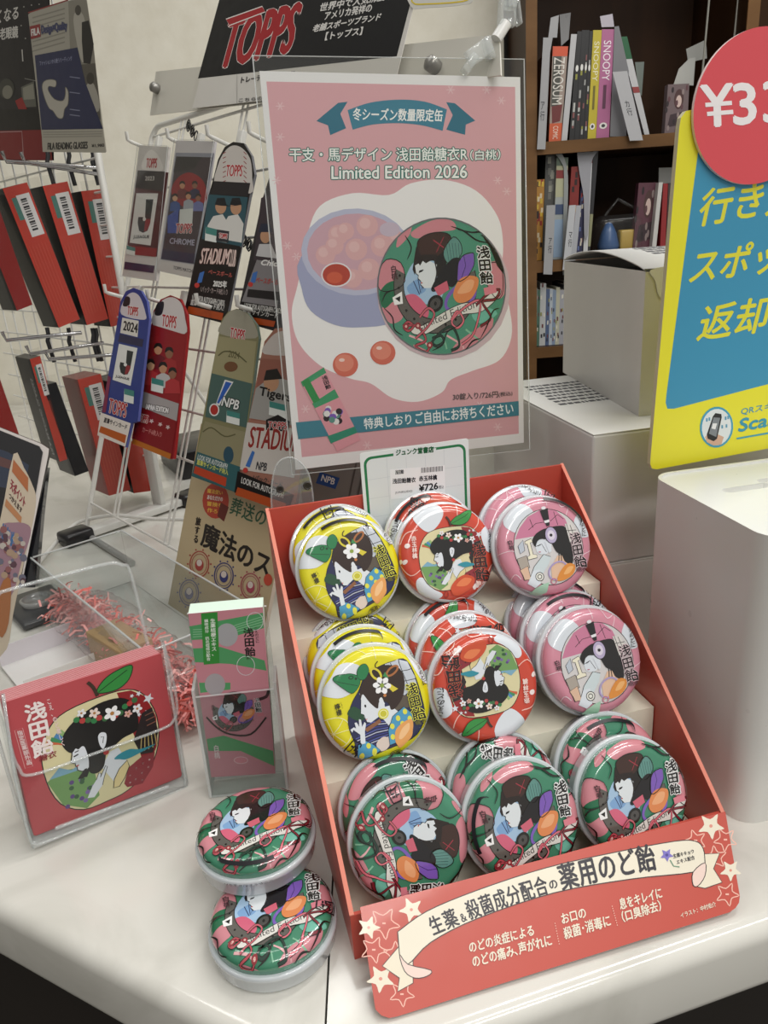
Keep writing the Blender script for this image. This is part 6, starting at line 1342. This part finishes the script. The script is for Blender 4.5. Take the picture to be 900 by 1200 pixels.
# face-out book and index cards on the upper shelf
def cov(a):
    rnd.seed(9); 
    a.circ(.55, .3, .22, '4A3030', ry=.2); a.circ(.55, .34, .13, 'C8B0A8', ry=.12); a.poly([(.2, .6), (.8, .55), (.9, .8), (.1, .85)], '3A2A30')
    for i in range(14): a.circ(rnd.random(), rnd.random(), .06, ['5A3A40', '8A7A78', '2A2024'][i % 3], n=8)
book(S(c8, (748, 410), (850, 405), (838, 648), (730, 650)), ZS[0], '6A5A5C', 'book with a dark picture cover facing out beside the round red card', G_U, cov, .02, SY + .05)
divider([(775, 405), (800, 330), (850, 280), (880, 275), (870, 410)], SY + .08, 'curved printed white sheet above the face out book', m=mat('A8A8A4', 'paper'))
divider([(835, 235), (930, 190), (935, 280), (845, 300)], SY + .10, 'white index card behind the curved sheet', m=mat('9A9A96', 'paper'))
# middle shelf
def speck(cols, n, sd):
    def f(a):
        rnd.seed(sd)
        for i in range(n): u, v = rnd.random() * .7, rnd.random() * .9; a.poly([(u, v), (u + .28, v), (u + .28, v + .06), (u, v + .06)], cols[i % len(cols)])
    return f
book(S(c9, (105, 212), (142, 210), (128, 600), (90, 602)), ZS[1], 'A8782E', 'yellow and red spined comic at the end of the middle shelf', G_M, speck(['2A1E1A', 'C8A83A', '8A2A24', 'D0C0A0'], 22, 1), .14)
book(S(c9, (148, 130), (206, 128), (180, 630), (130, 630)), ZS[1], '4A4A48', 'dark grey book behind a divider on the middle shelf', G_M, speck(['6A6A66', '2A2A2A', '8A8A80'], 18, 2), .16, SY + .03)
book(S(c9, (200, 145), (255, 145), (235, 632), (182, 628)), ZS[1], '9AA0A0', 'tall pale book with yellow and blue bands on the middle shelf', G_M, bands([(0, .08, '5A6A5A'), (.08, .38, 'A8A88A'), (.12, .2, '7A2A2A'), (.45, .55, '3A4A6A'), (.6, .98, '8AA0B8')]), .2)
book(S(c9, (270, 205), (312, 203), (290, 640), (245, 640)), ZS[1], '7A2420', 'red spined comic with a gold mark on the middle shelf', G_M, speck(['C8A03A', '2A1A1A', '8A2A2A'], 12, 3), .14)
book(S(c9, (315, 300), (340, 300), (318, 640), (292, 640)), ZS[1], '2A2A4A', 'thin navy comic between red comic and white magazine', G_M, speck(['8A2A2A', '5A6A9A', 'C8C0B0'], 12, 4), .14)
book(S(c9, (345, 150), (372, 140), (345, 640), (325, 640)), ZS[1], 'C4C4C6', 'white magazine spine beside a black one on the middle shelf', G_M, bands([(0, .1, '8A3A3A')]), .2)
book(S(c9, (376, 115), (400, 118), (356, 640), (346, 640)), ZS[1], '26262A', 'thin black and white magazine ending the row on the middle shelf', G_M, bands([(0, .03, 'D0D0D0'), (.6, .9, '8A8A6A')]), .2)
divider([(152, 330), (194, 328), (178, 662), (136, 660)], SY - .012, 'grey divider hanging over the middle shelf near the upright', ('ア行', ((160, 480), (178, 480), (158, 560))), c9)
divider([(260, 330), (292, 328), (262, 640), (228, 640)], SY - .012, 'pale divider with writing hanging over the middle shelf', ('マ行', ((258, 450), (276, 450), (254, 530))), c9, m=mat('B4B6BA', 'satin'))
divider([(294, 330), (318, 330), (290, 600), (264, 600)], SY - .010, 'second pale divider hanging beside the first on the middle shelf', None, c9, m=mat('A4A6AC', 'satin'))
divider(spline([(300, 60), (320, 50), (345, 62), (372, 75), (420, 40), (425, 48), (375, 100), (362, 200), (350, 470), (332, 470), (330, 300), (310, 180), (300, 100)], 3), SY + .014, 'curling printed sheet arching over the middle shelf magazines', None, c9, m=mat('94949A', 'paper'))
divider(spline([(170, 45), (215, 70), (245, 130), (255, 250), (240, 620), (228, 620), (235, 200), (225, 130), (195, 85)], 3), SY + .016, 'clear grey sheet bent over the tall pale book', None, c9, m=mat('8A8E8E', 'satin'))
book(S(c9, (590, 310), (690, 308), (655, 640), (560, 640)), ZS[1], '5A3440', 'book with a pink picture cover facing out on the middle shelf', G_M, cov, .02, SY + .04)
book(S(c9, (685, 310), (704, 308), (670, 640), (650, 640)), ZS[1], 'C0BEBA', 'white spine leaning beside the pink picture cover', G_M, None, .14)
book(S(c9, (706, 318), (728, 318), (715, 640), (690, 640)), ZS[1], '8A2024', 'red spine beside the white one behind the carton lid', G_M, None, .14)
book(S(c9, (730, 318), (760, 318), (750, 640), (718, 640)), ZS[1], '3A3030', 'dark spine last in the group by the yellow board', G_M, speck(['8A8A88', '5A2A2A'], 8, 5), .14)
divider([(690, 150), (762, 148), (760, 250), (688, 250)], SY + .09, 'white index card with a small picture above the dark spines', None, c9, m=mat('9A9A98', 'paper'))
divider([(630, 258), (760, 252), (756, 300), (630, 304)], SY + .06, 'wide white index card over the picture book', None, c9, m=mat('A8A8A4', 'paper'))
# bagged toy
g0 = ony(*c9(500, 480), SY + .04); t = thing('bagged_toy', 'small blue and yellow toy in a clear bag on the middle shelf', 'toy', Matrix.Translation((g0[0], SY + .05, ZS[1])))
b = MB(); b.lathe([(.0, 0), (.022, .002), (.026, .02), (.018, .05), (.008, .07), (0, .074)], mat('3A5A8A', 'satin'), 20); b.v = [(x + g0[0] - .02, y + SY + .06, z + ZS[1] + .001) for x, y, z in b.v]; b.build('blue_figure', t, WLD)
b = MB(); b.box((g0[0] + .005, SY + .045, ZS[1] + .001), (g0[0] + .05, SY + .075, ZS[1] + .055), mat('B89A4A', 'card'), .004); b.build('yellow_block', t, WLD)
b = MB(); b.box((g0[0] - .055, SY + .03, ZS[1] + .0005), (g0[0] + .058, SY + .095, ZS[1] + .09), FILM, .02, 4); b.tube([(g0[0] - .03, SY + .06, ZS[1] + .09), (g0[0] + .0, SY + .06, ZS[1] + .125), (g0[0] + .045, SY + .06, ZS[1] + .10)], .004, FILM, 8); b.build('clear_bag', t, WLD)
# lower shelf
lw_ = [(80, 108, 720, '8A8A86'), (108, 122, 730, '4A6A5A'), (122, 150, 700, 'B4B6B6'), (150, 168, 728, '4A5A7A'), (168, 182, 730, 'A8B0B8'), (182, 198, 735, '7A8AA0'), (198, 216, 725, 'B0AE9A'), (216, 238, 738, '9A9AA0'), (238, 256, 715, '3A3A4A'), (256, 290, 710, '4A3A3A')]
for i, (x0, x1, yt, c) in enumerate(lw_):
    book(S(c9, (x0, yt), (x1, yt), (x1 - 6, 1000), (x0 - 6, 1000)), ZS[2], c, '%s spined comic on the lower shelf, %s along from the upright' % (('grey', 'green', 'white', 'navy', 'pale blue', 'slate blue', 'cream', 'silver', 'black', 'brown')[i], ('first', 'second', 'third', 'fourth', 'fifth', 'sixth', 'seventh', 'eighth', 'ninth', 'tenth')[i]), G_L, speck(['D0CCC0', '2A2A30', '6A3A3A', '8A8A50'], 7, 30 + i), .13)
